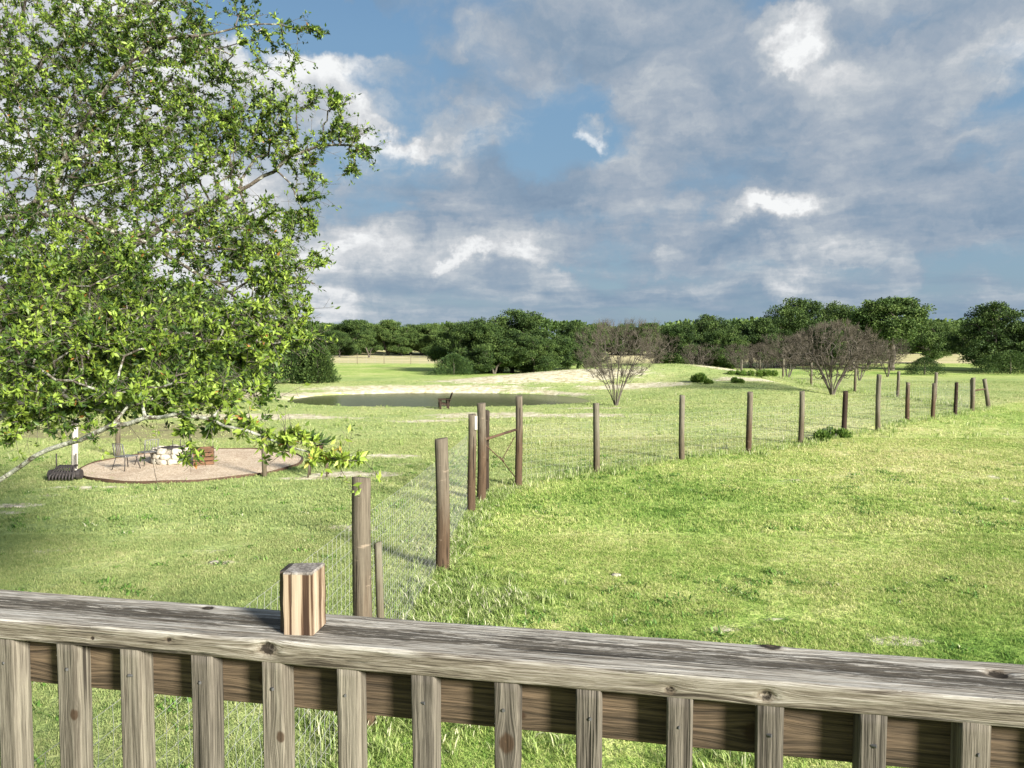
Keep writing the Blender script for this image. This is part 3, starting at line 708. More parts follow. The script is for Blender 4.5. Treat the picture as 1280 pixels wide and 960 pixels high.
wm.tube([Vector(((pa.x + pb.x) / 2 - .03, (pa.y + pb.y) / 2, .78)) - ig, Vector(((pa.x + pb.x) / 2 + .07, (pa.y + pb.y) / 2, .69)) - ig], .02, 6)
wm.build('cross_wire', M_rust, g1, True)
MB().box(Vector((p3.x + .085, p3.y - .03, p3.z + h3 - .16)) - ig, (.05, .07, .26)).build('latch_block', M_post_w, g1)
# run 2: along the right-hand lawn
run2 = [(745, 591, 504, M_post_g, .083), (852, 575, 494, M_post_g, .085), (936, 565, 490, M_post_r, .088), (1001, 555, 489, M_post_g, .088), (1055, 546, 489, M_post_k, .090),
        (1097, 538, 468, M_post_g, .088), (1134, 527, 478, M_post_r, .080), (1166, 524, 479, M_post_r, .078), (1194, 519, 478, M_post_k, .080)]
f2 = empty('wire_fence', (12, 26, 0), label='woven wire fence on round posts dividing the yard from the right lawn', cat='fence')
i2 = Vector((12, 26, 0)); wp = [(pb.x, pb.y, 1.35)]
for j, (px, b, t, m, r) in enumerate(run2):
    p, h = post_h(px, b, t); o = post_mesh('fence_post', h, r, m, f2, p - i2, 20 + j); wp.append((p.x, p.y, 1.25))
    if m is M_post_k: tag(o, 'blackened fence post')
pe, he = post_h(1215, 514, 472); wp.append((pe.x, pe.y, 1.25))
w = wire_net(wp, 1.25, f2, step=.15, strands=9, r=.0013, seed=5); w.location = -i2 + Vector((-.05, .09, 0))
# far corner with a leaning pair
g2 = empty('gate_brace', (pe.x, pe.y, 0), label='far fence corner of leaning paired posts with a short rail', cat='fence brace')
ig2 = Vector((pe.x, pe.y, 0)); pf, hf = post_h(1236, 511, 473)
post_mesh('brace_post', he, .10, M_post_g, g2, pe - ig2, 41); post_mesh('brace_post', he * .93, .07, M_post_r, g2, pe + Vector((.22, .35, 0)) - ig2, 42, lean=(0, -.05))
post_mesh('brace_post', hf, .10, M_post_g, g2, pf - ig2, 43, lean=(0, -.19)); post_mesh('brace_post', hf * .93, .07, M_post_r, g2, pf + Vector((.15, .3, 0)) - ig2, 44, lean=(0, -.16))
MB().tube([Vector((pe.x, pe.y, 1.0)) - ig2, Vector((pf.x - .2, pf.y, .98)) - ig2], .04, 8).build('brace_rail', M_post_r, g2, True)
# run 3: back fence from the far corner
f3 = empty('wire_fence', (20, 52, 0), label='back wire fence on pale thin posts below the mound and oaks', cat='fence')
i3 = Vector((20, 52, 0)); wp = [(pe.x, pe.y, 1.2)]
for j, (x, y, h, m) in enumerate([(22.5, 41.0, 1.55, M_post_g), (22.1, 44.2, 1.50, M_post_g), (21.6, 48.6, 1.5, M_post_g), (21.1, 54.5, 1.55, M_post_g), (20.7, 59, 1.5, M_post_g), (20.5, 64, 1.5, M_post_g), (20.5, 69, 1.5, M_post_g)]):
    p = Vector((x, y, hz(x, y))); post_mesh('fence_post', h, .085, m, f3, p - i3, 60 + j, k=10); wp.append((x, y, 1.2))
w = wire_net(wp, 1.2, f3, step=.3, strands=6, r=.002, seed=7); w.location = -i3
# field fence far on the left
f4 = empty('field_fence', (-20, 104, 0), label='thin wire field fence between green pasture and dry tan field', cat='fence')
i4 = Vector((-20, 104, 0)); wp = []
for j in range(13):
    x = -46 + j * 3.6; y = 104 + vnoise(x, 0, 9, 8) * .6; p = Vector((x, y, hz(x, y)))
    MB().box(Vector((0, 0, .6)), (.06, .06, 1.5)).build('fence_post', M_post_g, f4).location = p - i4; wp.append((x, y, 1.15))
w = wire_net(wp, 1.15, f4, step=1.2, strands=4, r=.008, seed=9); w.location = -i4

# ------------------------------------------------------------------ gravel fire circle and what stands on it
CC = Vector((-8.35, 20.3, 0)); CR = 2.72
CZ = max(hz(CC.x + CR * cos(a), CC.y + CR * sin(a)) for a in np.linspace(0, 6.28, 24)) + .01
V = [(0, 0, CZ + .03)]; F = []; nr = 10; na = 64
for i in range(1, nr + 1):
    for j in range(na):
        a = 2 * pi * j / na; r = CR * i / nr; V.append((r * cos(a), r * sin(a), CZ + .02 + .03 * mn.noise(Vector((r * cos(a) * 1.3, r * sin(a) * 1.3, 0)))))
for j in range(na): F.append((0, 1 + j, 1 + (j + 1) % na))
for i in range(nr - 1):
    for j in range(na): F.append((1 + i * na + j, 1 + (i + 1) * na + j, 1 + (i + 1) * na + (j + 1) % na, 1 + i * na + (j + 1) % na))
o = np_mesh('gravel_circle', V, F, M_gravel); o.location = (CC.x, CC.y, 0); tag(o, 'round tan gravel pad of the fire pit', kind='structure')
V = []; F = []; na = 96
for r, z in ((CR - .005, CZ - .1), (CR - .005, CZ + .05), (CR + .012, CZ + .05), (CR + .02, CZ - .15)):
    for j in range(na): V.append((r * cos(2 * pi * j / na), r * sin(2 * pi * j / na), z + .01 * sin(j * .7)))
for i in range(3):
    for j in range(na): F.append((i * na + j, (i + 1) * na + j, (i + 1) * na + (j + 1) % na, i * na + (j + 1) % na))
o = np_mesh('metal_edging', V, F, M_rust, smooth=False); o.location = (CC.x, CC.y, 0); tag(o, 'rusty steel edging ring around the gravel fire pit pad', 'garden edging')
# stone ring
def rock_verts(rx, ry, rz_, seed, lev=2):
    import bmesh
    bm = bmesh.new(); bmesh.ops.create_icosphere(bm, subdivisions=lev, radius=1)
    for v in bm.verts:
        n_ = mn.noise(v.co * 1.3 + Vector((seed, 0, 0))) * .35 + 1; c = v.co
        c = Vector([math.copysign(abs(q) ** .7, q) for q in c]); v.co = Vector((c.x * rx, c.y * ry, c.z * rz_)) * n_
    V = [tuple(v.co) for v in bm.verts]; F = [tuple(v.index for v in f.verts) for f in bm.faces]; bm.free(); return V, F
pp = at(215, 580); fp = empty('fire_pit', (pp.x, pp.y, CZ), label='low ring of white limestone blocks in the middle of the gravel circle', cat='fire pit')
random.seed(8)
rocks = [rock_verts(.17, .11, .11, s) for s in range(4)]
rm = [np_mesh('stone', V, F, M_stone, fp) for V, F in rocks]
k_ = 0
for lay, n_, rr in ((0, 11, .52), (1, 10, .50), (2, 7, .49)):
    for j in range(n_):
        a = 2 * pi * (j + lay * .5) / n_; s = rm[k_] if k_ < 4 else rm[k_ % 4].copy()
        if k_ >= 4: col.objects.link(s)
        s.location = (rr * cos(a), rr * sin(a), .10 + lay * .17); s.rotation_euler = (random.uniform(-.1, .1), 0, a + pi / 2); s.scale = (random.uniform(.85, 1.15), 1, random.uniform(.85, 1.05)); k_ += 1
gm = MB()
for j in range(7): gm.tube([(-.4, -.36 + j * .12, .50), (.4, -.36 + j * .12, .50)], .012, 6)
gm.tube([(.28, .0, .5), (.28, 0, .78)], .015, 6); gm.tube([(-.05, .2, .5), (-.05, .2, .72)], .012, 6)
gm.build('grill_grate', M_iron, fp, True)
fp.scale = (.85, .85, .8)
# wire chairs beside it
def patio_chair(x, y, rz_, label, group=None):
    c = empty('patio_chair', (x, y, CZ + .02), rz_, label=label, cat='chair', group=group); c.scale = (.85, .85, .78)
    s = MB().box((0, 0, .43), (.46, .44, .02), bev=.006)
    s.build('seat', M_galv, c)
    b = MB()
    for i in range(6): b.tube([(-.19 + i * .076, .21, .45), (-.19 + i * .076, .27, .84)], .008, 5)
    b.tube([(-.22, .21, .44), (-.22, .275, .86), (.22, .275, .86), (.22, .21, .44)], .014, 6); b.build('backrest', M_galv, c, True)
    for sx in (-1, 1):
        for sy in (-1, 1): MB().tube([(sx * .19, sy * .18, .43), (sx * .27, sy * .27, 0)], .014, 6).build('leg', M_iron, c, True)
    return c
q = at(158, 589); patio_chair(q.x, q.y, 2.7, 'thin legged metal patio chair nearest the left rim of the gravel circle')
q = at(185, 583); patio_chair(q.x, q.y, -2.2, 'thin legged metal patio chair between its twin and the stone ring')
# slatted crate seat
q = at(255, 583); cr = empty('slatted_crate', (q.x, q.y, CZ + .02), .35, label='brown slatted wooden crate right of the stone ring', cat='crate')
for i in range(4):
    for sx, ry_ in ((-.22, 0), (.22, 0)): MB().box((0, sx, .06 + i * .11), (.5, .02, .085)).build('slat', M_plank, cr)
    for sx in (-.24, .24): MB().box((sx, 0, .06 + i * .11), (.02, .42, .085)).build('slat', M_plank, cr)
for sx in (-.235, .235):
    for sy in (-.205, .205): MB().box((sx * .93, sy * .92, .22), (.035, .035, .45)).build('corner_post', M_plank, cr)
# a bag of leaves: small potted plant on the gravel
def leaf_cloud(n_, c, rad, size, seed, up=.3, aspect=.45):
    """n elliptical folded leaves spread in an ellipsoid: returns V, F, v"""
    rs = np.random.RandomState(seed); d = unit(rs.normal(size=(n_, 3))); r_ = rs.uniform(.25, 1, n_) ** .6
    P = np.asarray(c) + d * r_[:, None] * np.asarray(rad); ax = unit(d + rs.normal(size=(n_, 3)) * .7 + np.array([0, 0, up]))
    return leaves_at(P, ax, size * rs.uniform(.6, 1.25, n_), rs, aspect)
def leaves_at(P, ax, L, rs, aspect=.45, v=None):
    n_ = len(P); side = unit(np.cross(ax, rs.normal(size=(n_, 3)))); nrm = np.cross(ax, side)
    L = np.asarray(L)[:, None]; w = L * aspect * .5
    fold = nrm * w * .35
    V = np.stack([P, P + ax * L * .45 + side * w + fold, P + ax * L, P + ax * L * .45 - side * w + fold, P + ax * L * .2 , P + ax * L * .75 + nrm * w * .1], 1)
    # two quads either side of the midrib: base-left-tip-mid and base-mid-tip-right
    V[:, 4] = P + ax * L * .5
    F = (np.arange(n_)[:, None, None] * 6 + np.array([[0, 4, 2, 1], [0, 3, 2, 4]])[None]).reshape(-1, 4)
    vv = np.repeat(rs.uniform(0, 1, n_) if v is None else v, 6)
    return V.reshape(-1, 3), F, vv
# posts round the circle
def yard_post(px, bot, top, r, m, label, cap=False, tilt=0):
    p, h = post_h(px, bot, top); o = empty('yard_post', p, label=label, cat='post'); post_mesh('shaft', h, r, m, o, (0, 0, 0), int(px), lean=(0, tilt))
    if cap: MB().box((0, 0, h + .02), (.26, .2, .05), bev=.005).build('cap_board', m, o)
    return o
yard_post(93, 598, 524, .072, M_post_w, 'white peeling post left of the gravel circle beside the log grate', tilt=.03)
yard_post(148, 571, 508, .065, M_post_g, 'plain grey post behind the far rim of the gravel circle')
yard_post(331, 596, 541, .055, M_post_g, 'grey post with flat cap board at the right rim of the gravel circle', cap=True)
# log grate: ribbed black iron cradle with two uprights and round ends
q = at(82, 600); lg = empty('log_grate', q, .1, label='black ribbed iron log grate with two upright rods left of the gravel', cat='log grate')
for i in range(8):
    x = -.26 + i * .074; t = (i - 3.5) * .02
    MB().tube([(x - t * 0, -.24, .03), (x, -.22, .12), (x - t, 0, .30), (x - t, .2, .32)], .022, 6).build('rib', M_iron, lg, True)
MB().box((0, -.02, .14), (.56, .30, .14), bev=.02).build('tray', M_iron, lg)
for sx in (-1, 1):
    MB().tube([(sx * .28, 0, .13), (sx * .36, 0, .13)], [.13, .12], 14).build('wheel', M_iron, lg, False)
    MB().tube([(sx * .22, .05, .25), (sx * .22, .07, .62)], .016, 6).build('upright_rod', M_iron, lg, True)
# plant stand with rusty pot
q = at(398, 595); ps_ = empty('plant_stand', q, .15, label='tall grey wooden stand in a bare patch right of the gravel circle', cat='stand')
for sx in (-1, 1):
    for sy in (-1, 1): MB().tube([(sx * .17, sy * .15, .52), (sx * .22, sy * .2, 0)], .022, 6).build('leg', M_post_g, ps_, True)
MB().box((0, 0, .53), (.46, .40, .04), bev=.006).build('top_board', M_post_g, ps_); MB().box((0, -.17, .40), (.34, .02, .05)).build('stretcher', M_post_g, ps_)
pot = MB().tube([(0, 0, 0), (0, 0, .03), (0, 0, .17), (0, 0, .19), (0, 0, .19), (0, 0, .13)], [.09, .10, .14, .155, .135, .125], 16)
pt = empty('flower_pot', q + Vector((0, 0, .552)), label='rusty red pot with grey agave leaves on the plant stand', cat='flower pot')
pot.build('pot', M_rust, pt, True)
V, F, v = leaf_cloud(60, (0, 0, .2), (.10, .10, .06), .34, 5, 1.2, .14); np_mesh('foliage', V, F, M_cedar, pt, {'v': v})
# adirondack chair by the pond
q = at(556, 511); ad = empty('adirondack_chair', q, R(-78), label='dark slatted adirondack chair facing left at the edge of the pond', cat='chair')
for i in range(5): MB().box((0, -.24 + i * .11, .36 - i * .025), (.54, .10, .03), rx=-.2).build('seat_slat', M_post_k, ad)
for i in range(5): MB().box((-.2 + i * .1, .33, .62), (.09, .03, .72 - abs(i - 2) * .05), rx=-.35).build('back_slat', M_post_k, ad)
for sx in (-1, 1):
    MB().box((sx * .31, -.02, .56), (.14, .68, .04)).build('armrest', M_post_k, ad)
    MB().box((sx * .29, -.28, .27), (.04, .12, .56)).build('leg', M_post_k, ad); MB().box((sx * .27, .16, .28), (.04, .10, .54), rx=.12).build('leg', M_post_k, ad)
    MB().box((sx * .265, -.04, .29), (.03, .62, .13), rx=-.2).build('side_rail', M_post_k, ad)


ad.scale = (.82,) * 3
# ------------------------------------------------------------------ oaks, cedars, bare trees
def grow(targets, nodes0, parents0, step, seed, bias=.25, jit=.25, droop=0.):
    """join every target to the nearest node of the growing skeleton; returns nodes, parents, target node ids"""
    rs = np.random.RandomState(seed); cap = len(nodes0) + int(sum(1 for _ in targets) * 60) + 100
    N = np.zeros((cap, 3)); P = np.full(cap, -1, int); D = np.zeros(cap); n_ = len(nodes0)
    N[:n_] = nodes0; P[:n_] = parents0
    for i in range(n_):
        if P[i] >= 0: D[i] = D[P[i]] + np.linalg.norm(N[i] - N[P[i]])
    tips = []; last = []
    root = N[0]; order = np.argsort(np.min(np.linalg.norm(np.asarray(targets)[:, None] - N[None, :n_:2], axis=2), axis=1)) if len(targets) * n_ < 4e7 else np.arange(len(targets))
    for ti in order:
        T = targets[ti]; d = np.linalg.norm(N[:n_] - T, axis=1); c = d + bias * D[:n_]; j = int(np.argmin(c)); L = d[j]
        k = max(1, int(L / step)); k = min(k, 50)
        a = N[j].copy(); dirp = (N[j] - N[P[j]]) if P[j] >= 0 else (T - a); dirp = dirp / (np.linalg.norm(dirp) + 1e-9)
        c1 = a + dirp * L * .35 + np.array([0, 0, droop]) * L; pr = j
        for i in range(1, k + 1):
            t = i / k; q = (1 - t) ** 2 * a + 2 * t * (1 - t) * c1 + t * t * T
            if i < k: q = q + rs.normal(size=3) * step * jit
            if n_ >= cap: break
            N[n_] = q; P[n_] = pr; D[n_] = D[pr] + np.linalg.norm(q - N[pr]); pr = n_; n_ += 1
        tips.append(pr)
    return N[:n_], P[:n_], np.array(tips), order
def pipe_radius(P, tips, r0, e=.45, base=None):
    n_ = len(P); C = np.zeros(n_); C[tips] += 1
    for i in range(n_ - 1, 0, -1):
        if P[i] >= 0: C[P[i]] += C[i]
    r = r0 * np.maximum(C, 1) ** e
    return r
def oak(name, H, W, seed, nl, leafs, mleaf, depth=1., trunk_h=None, low=.18, lumps=16, mbark=None, clump=.5, lean=0., multi=1, open_=.0, flat=.8):
    """an oak: limbs joined to leaf clumps, the clumps grouped in uneven billows"""
    rs = np.random.RandomState(seed); e = bpy.data.objects.new(name, None); col.objects.link(e)
    # billows spread through a broad dome
    C = []; tries = 0
    while len(C) < lumps and tries < 4000:
        tries += 1
        a = rs.uniform(0, 2 * pi); u_ = rs.uniform(0, 1); el = rs.uniform(-.25, 1)
        r_ = sqrt(max(0, 1 - max(el, 0) ** 2)) * rs.uniform(.45, .92)
        c = np.array([cos(a) * r_ * W / 2, sin(a) * r_ * W / 2 * depth, H * (low + .17) + max(el, -.2) * H * (1 - low - .30)])
        if all(np.linalg.norm((c - o_[0]) * np.array([1, 1, 1.3])) > W * .13 for o_ in C):
            C.append((c, W * rs.uniform(.12, .22)))
    ncl = int(nl / leafs); cl = []
    wts = np.array([q[1] ** 2 for q in C]); wts /= wts.sum()
    for k in rs.choice(len(C), ncl, p=wts):
        c, r_ = C[k]; d = unit(rs.normal(size=3)); d[2] = d[2] * .8 + .15
        cl.append(c + d * r_ * rs.uniform(.55, 1.05) * np.array([1, 1, flat]))
    cl = np.array(cl); cl[:, 2] = np.maximum(cl[:, 2], .25)
    th = trunk_h or H * .22; nodes = [(0, 0, -.3)]; par = [-1]
    for m_ in range(multi):
        a = 2 * pi * m_ / multi + seed; b_ = len(nodes); sp = .0 if multi == 1 else .35
        for i in range(1, 7):
            t = i / 6; nodes.append((lean * t * t * H * .2 + cos(a) * sp * t * th * .9 + rs.normal() * .04, sin(a) * sp * t * th * .9 + rs.normal() * .04, th * t)); par.append(0 if i == 1 else len(nodes) - 2)
    cent = np.array([c for c, _ in C])
    N, P, tips, _ = grow(cent, np.array(nodes), np.array(par), .45, seed + 1, .15, .18)
    sub = cl[rs.choice(len(cl), min(len(cl), 170), replace=False)]
    N, P, tips, _ = grow(sub, N, P, .4, seed + 2, .25, .15)
    r_ = pipe_radius(P, tips, .016 * H / 7, .52); idx = np.arange(1, len(N)); r_[0] = r_[1] * 1.25
    V, F = prisms(N[P[idx]], N[idx], np.minimum(r_[P[idx]], r_[idx] * 1.35), r_[idx], 7)
    np_mesh('trunk', V, F, mbark or M_bark, e)
    cc = np.repeat(np.arange(len(cl)), leafs); n_ = len(cc); d = unit(rs.normal(size=(n_, 3)))
    Pn = cl[cc] + d * (rs.uniform(0, 1, n_) ** .5)[:, None] * clump * np.array([1, 1, .65])
    Pn[:, 2] = np.maximum(Pn[:, 2], .05)
    axs = unit(d + rs.normal(size=(n_, 3)) * .8 + np.array([0, 0, .25]))
    lv = np.clip(np.repeat(rs.uniform(.1, .95, len(cl)), leafs) + rs.normal(size=n_) * .15, 0, 1)
    V, F, v = leaves_at(Pn, axs, rs.uniform(.09, .21, n_) * (H / 7) ** .3, rs, .8, lv)
    f = np_mesh('crown', V, F, mleaf, e, {'v': v}, smooth=False)
    return e
def place(e, x, y, rz_=0, sc_=1, **k):
    e.location = (x, y, hz(x, y) - .02); e.rotation_euler.z = rz_; e.scale = sc_ if hasattr(sc_, '__len__') else (sc_,) * 3; return tag(e, **k)
OV = [oak('oak_tree', 7.0, 8.0, 1, 46000, 60, M_oak, low=.10, lumps=20),
      oak('oak_tree', 7.0, 7.0, 2, 44000, 60, M_oak, low=.12, lumps=18, multi=2),
      oak('oak_tree', 7.0, 9.0, 3, 50000, 60, M_oak, low=.08, lumps=24),
      oak('oak_tree', 7.0, 6.4, 4, 34000, 60, M_oak_l, low=.2, lumps=15, multi=2),
      oak('oak_tree', 7.0, 7.6, 5, 40000, 60, M_oak_l, low=.12, lumps=18)]
used = set()
def put_oak(vi, px, y, topy, rz_, wx, label, group, cat='tree'):
    """vi: variant, px: column in the photo, y: distance, topy: photo row of its top"""
    x = (px - 640) / FPX * y / cos(R(PITCH)); z0 = hz(x, y); d = pixdir(px, topy); H = EYE + d.z * y / d.y - z0; s = H / 7.0
    sc_ = (s * wx, s * wx, s)
    if vi in used: return dup(OV[vi], (x, y, z0 - .02), rz_, sc_, label=label, cat=cat, group=group)
    used.add(vi); return place(OV[vi], x, y, rz_, sc_, label=label, cat=cat, group=group)
# clump left of centre, behind the pond
gA = 'oaks of the round grove behind the pond'
put_oak(2, 640, 79, 386, .3, 1.05, 'tallest dark oak in the middle of the grove behind the pond', gA)
put_oak(0, 592, 77, 398, 1.2, 1.0, 'dark oak at the left end of the grove behind the pond', gA)
put_oak(4, 571, 84, 400, 2.2, .95, 'paler oak peeping out at the far left of the pond grove', gA)
put_oak(1, 688, 82, 400, .9, 1.1, 'dark oak right of the tallest one in the pond grove', gA)
put_oak(2, 722, 86, 402, 3.2, .9, 'dark oak at the right end of the grove behind the pond', gA)
put_oak(1, 618, 75, 415, 4.2, 1.2, 'low dark oak in front on the left side of the pond grove', gA)
put_oak(0, 668, 75.5, 418, 2.6, 1.2, 'low dark oak in front on the right side of the pond grove', gA)
# right-hand belt
gB = 'oaks of the belt behind the right fence'
for vi, px, y, t, rz_, wx, lab in [
    (0, 848, 92, 402, .4, 1.05, 'leftmost dark oak of the right belt, above the mound'),
    (2, 890, 96, 393, 1.6, 1.0, 'dark oak second from the left in the right belt'),
    (1, 938, 94, 382, 2.7, 1.05, 'dark oak of the right belt above the small bare trees'),
    (2, 1000, 96, 372, .9, 1.0, 'tall broad dark oak in the middle of the right belt'),
    (0, 1052, 99, 378, 3.3, 1.05, 'dark oak just left of the light green leaning oak'),
    (4, 1085, 103, 382, 5., 1.0, 'medium green oak behind the light green leaning oak'),
    (1, 968, 91, 400, 4.4, 1.1, 'low dark oak filling the gap in the middle of the belt'),
    (0, 905, 90, 410, 5.4, 1.0, 'low dark oak in front near the left of the belt'),
    (4, 1158, 108, 396, 1.1, 1.0, 'smaller green oak between the leaning oak and the far right oak')]:
    put_oak(vi, px, y, t, rz_, wx, lab, gB)
put_oak(3, 1113, 84, 371, .5, 1.35, 'tall light green oak with open crown and forked pale trunk', gB)
put_oak(2, 1252, 82, 377, 2.1, 1.05, 'broad dark oak standing alone at the far right edge', gB)
put_oak(1, 1300, 84, 384, 3.9, 1.1, 'dark oak cut by the right edge of the picture', gB)
# far tree line, each its own oak; mostly paler leaves stand in for haze
random.seed(21); gC = 'far oaks along the horizon'
lefts = ['first', 'second', 'third', 'fourth', 'fifth', 'sixth', 'seventh', 'eighth', 'ninth', 'tenth', 'eleventh', 'twelfth', 'thirteenth', 'fourteenth', 'fifteenth', 'sixteenth', 'seventeenth', 'eighteenth', 'nineteenth', 'twentieth']
k = 0
for px in np.arange(395, 575, 13):
    put_oak([4, 3, 4, 2, 3, 4][k % 6], px + random.uniform(-4, 4), random.uniform(165, 190), random.uniform(399, 407), random.uniform(0, 6), random.uniform(1.0, 1.35),
            'far horizon oak, %s from left between near oak and pond grove' % lefts[k], gC); k += 1
k = 0
for px in np.arange(728, 850, 12):
    put_oak([4, 3, 3, 4, 2, 4][k % 6], px + random.uniform(-4, 4), random.uniform(150, 175), random.uniform(402, 408), random.uniform(0, 6), random.uniform(1.0, 1.35),
            'far horizon oak, %s from left between pond grove and right belt' % lefts[k], gC); k += 1
k = 0
for px in np.arange(1140, 1290, 15):
    put_oak([4, 1, 3, 4, 2][k % 5], px, random.uniform(180, 205), random.uniform(402, 409), random.uniform(0, 6), random.uniform(1.0, 1.3),
            'far horizon oak, %s from left behind the lone far right oak' % lefts[k], gC); k += 1
for n_, (px, y, t, vi) in enumerate([(462, 150, 414, 3), (548, 152, 418, 4), (425, 155, 413, 0)]):
    put_oak(vi, px, y, t, n_ * 2., 1.0, ['small pale trunked oak alone in the dry field before the far oaks', 'low oak in the dry field just left of the pond grove', 'dark oak at the left of the dry field beside the near oak'][n_], gC)
# far-off wood that reads as one mass
def far_wood():
    rs = np.random.RandomState(9); n_ = 90000
    x = rs.uniform(-330, 330, n_); y = rs.uniform(225, 262, n_); top = 7.5 + vnoise(x, y * 0, 9, 3) * 4.5 + vnoise(x, y * 0, 3.2, 4) * 1.6
    z = rs.uniform(0, 1, n_) ** .6 * top; z = np.where(rs.uniform(0, 1, n_) < .4, top * rs.uniform(.8, 1, n_), z)
    P = np.stack([x, y, z + height(x, y)], -1)
    V, F, v = leaves_at(P, unit(rs.normal(size=(n_, 3)) + np.array([0, -.3, .4])), rs.uniform(.6, 1.3, n_), rs, .9, np.clip(.5 + vnoise(x, y, 8, 6) + rs.normal(size=n_) * .12, 0, 1))
    tag(np_mesh('distant_woods', V, F, M_oak_l, None, {'v': v}, smooth=False), 'far-off low wood closing the horizon', kind='stuff')
far_wood()
# shaded oaks behind the near tree on the left
gD = 'oaks behind the gravel circle'
put_oak(0, 110, 36, 300, 1., 1.05, 'dark oak behind the gravel circle on the left side', gD)
put_oak(2, 255, 44, 350, 2.5, 1.0, 'dark oak behind the gravel circle on the right side', gD)
put_oak(1, -40, 33, 290, .2, 1.1, 'dark oak at the left edge behind the white peeling post', gD)
# cedar bushes
def cedar(H, W, seed, m=M_cedar, nl=9000, name='cedar_bush'):
    rs = np.random.RandomState(seed); e = bpy.data.objects.new(name, None); col.objects.link(e)
    MB().tube([(0, 0, -.1), (.05, 0, H * .4), (0, .05, H * .8)], [.09, .06, .02], 8).build('trunk', M_bark, e, True)
    z = rs.uniform(0, 1, nl); a = rs.uniform(0, 2 * pi, nl); r_ = np.sqrt(rs.uniform(.15, 1, nl)) * W / 2 * np.clip(1.15 * (1 - z) ** .55, .05, 1) * (1 + .28 * np.sin(a * 3 + z * 9 + seed) * np.cos(a * 5 + seed))
    P = np.stack([np.cos(a) * r_, np.sin(a) * r_, z * H + .05], -1); ax = unit(np.stack([np.cos(a), np.sin(a), np.full(nl, .8)], -1) + rs.normal(size=(nl, 3)) * .4)
    V, F, v = leaves_at(P, ax, rs.uniform(.12, .34, nl) * H / 3.5, rs, .35); np_mesh('foliage', V, F, m, e, {'v': v}, smooth=False); return e
place(cedar(3.6, 3.4, 1), -15.6, 54.5, 0, 1, label='dark cedar bush at the left end of the pond bank', cat='bush')
place(cedar(2.7, 2.6, 2, M_oak), -13.6, 54, 1, 1, label='rounder olive bush just right of the dark cedar', cat='bush')
place(cedar(1.9, 4.2, 3), -4.6 - .9, 73, 1, 1, label='low dark bush at the foot of the pond grove', cat='bush')
place(cedar(1.6, 3.5, 4), 39.5, 74, 1, 1, label='low dark bush under the light green leaning oak', cat='bush')
place(cedar(2.2, 7, 5), 49, 76, 1, 1, label='wide dark bush at the foot of the far right oak', cat='bush')
def low_bush(h, w_, seed):
    rs = np.random.RandomState(seed); e = bpy.data.objects.new('green_bush', None); col.objects.link(e); nl = int(1800 * max(1, w_))
    nlob = max(3, int(4 * w_)); C = np.stack([rs.uniform(-.5, .5, nlob) * w_, rs.uniform(-.3, .3, nlob) * min(w_, 1.5), rs.uniform(.2, .5, nlob) * h], -1); c = C[rs.randint(0, nlob, nl)]
    d = unit(rs.normal(size=(nl, 3))); P = c + d * rs.uniform(.4, 1, nl)[:, None] * np.array([h * .55, h * .55, h * .5]); P[:, 2] = np.abs(P[:, 2])
    V, F, v = leaves_at(P, unit(d + np.array([0, 0, .9]) + rs.normal(size=(nl, 3)) * .4), rs.uniform(.08, .2, nl) * (.4 + h), rs, .4)
    np_mesh('foliage', V, F, M_bright, e, {'v': v}, smooth=False); A = np.zeros((12, 3)); B_ = C[rs.randint(0, nlob, 12)]; V, F = prisms(A, B_, np.full(12, .012), np.full(12, .006), 4); np_mesh('stems', V, F, M_bark, e); return e
M_bright = leafmat('bright_shrub_leaf', [(0, (.04, .09, .018)), (.5, (.10, .18, .03)), (1, (.20, .28, .06))], .3, .6, .2)
for n_, (px, py, h, w_, lab) in enumerate([(873, 478, .6, .7, 'small dark green bush under the little bare tree on the mound'), (921, 479, .35, .5, 'tiny green tuft bush right of the mound'), (885, 480, .3, .45, 'tiny green tuft bush on the orange soil'),
                                   (1030, 551, .32, .7, 'yellow green bush left of the blackened fence post'), (1046, 547, .36, .5, 'taller green bush against the blackened fence post'), (940, 470, .4, 3.4, 'bright green hedge like bush beyond the lawn rise')]):
    q = at(px, py); place(low_bush(h, w_, 30 + n_), q.x, q.y, 0, 1, label=lab, cat='bush')

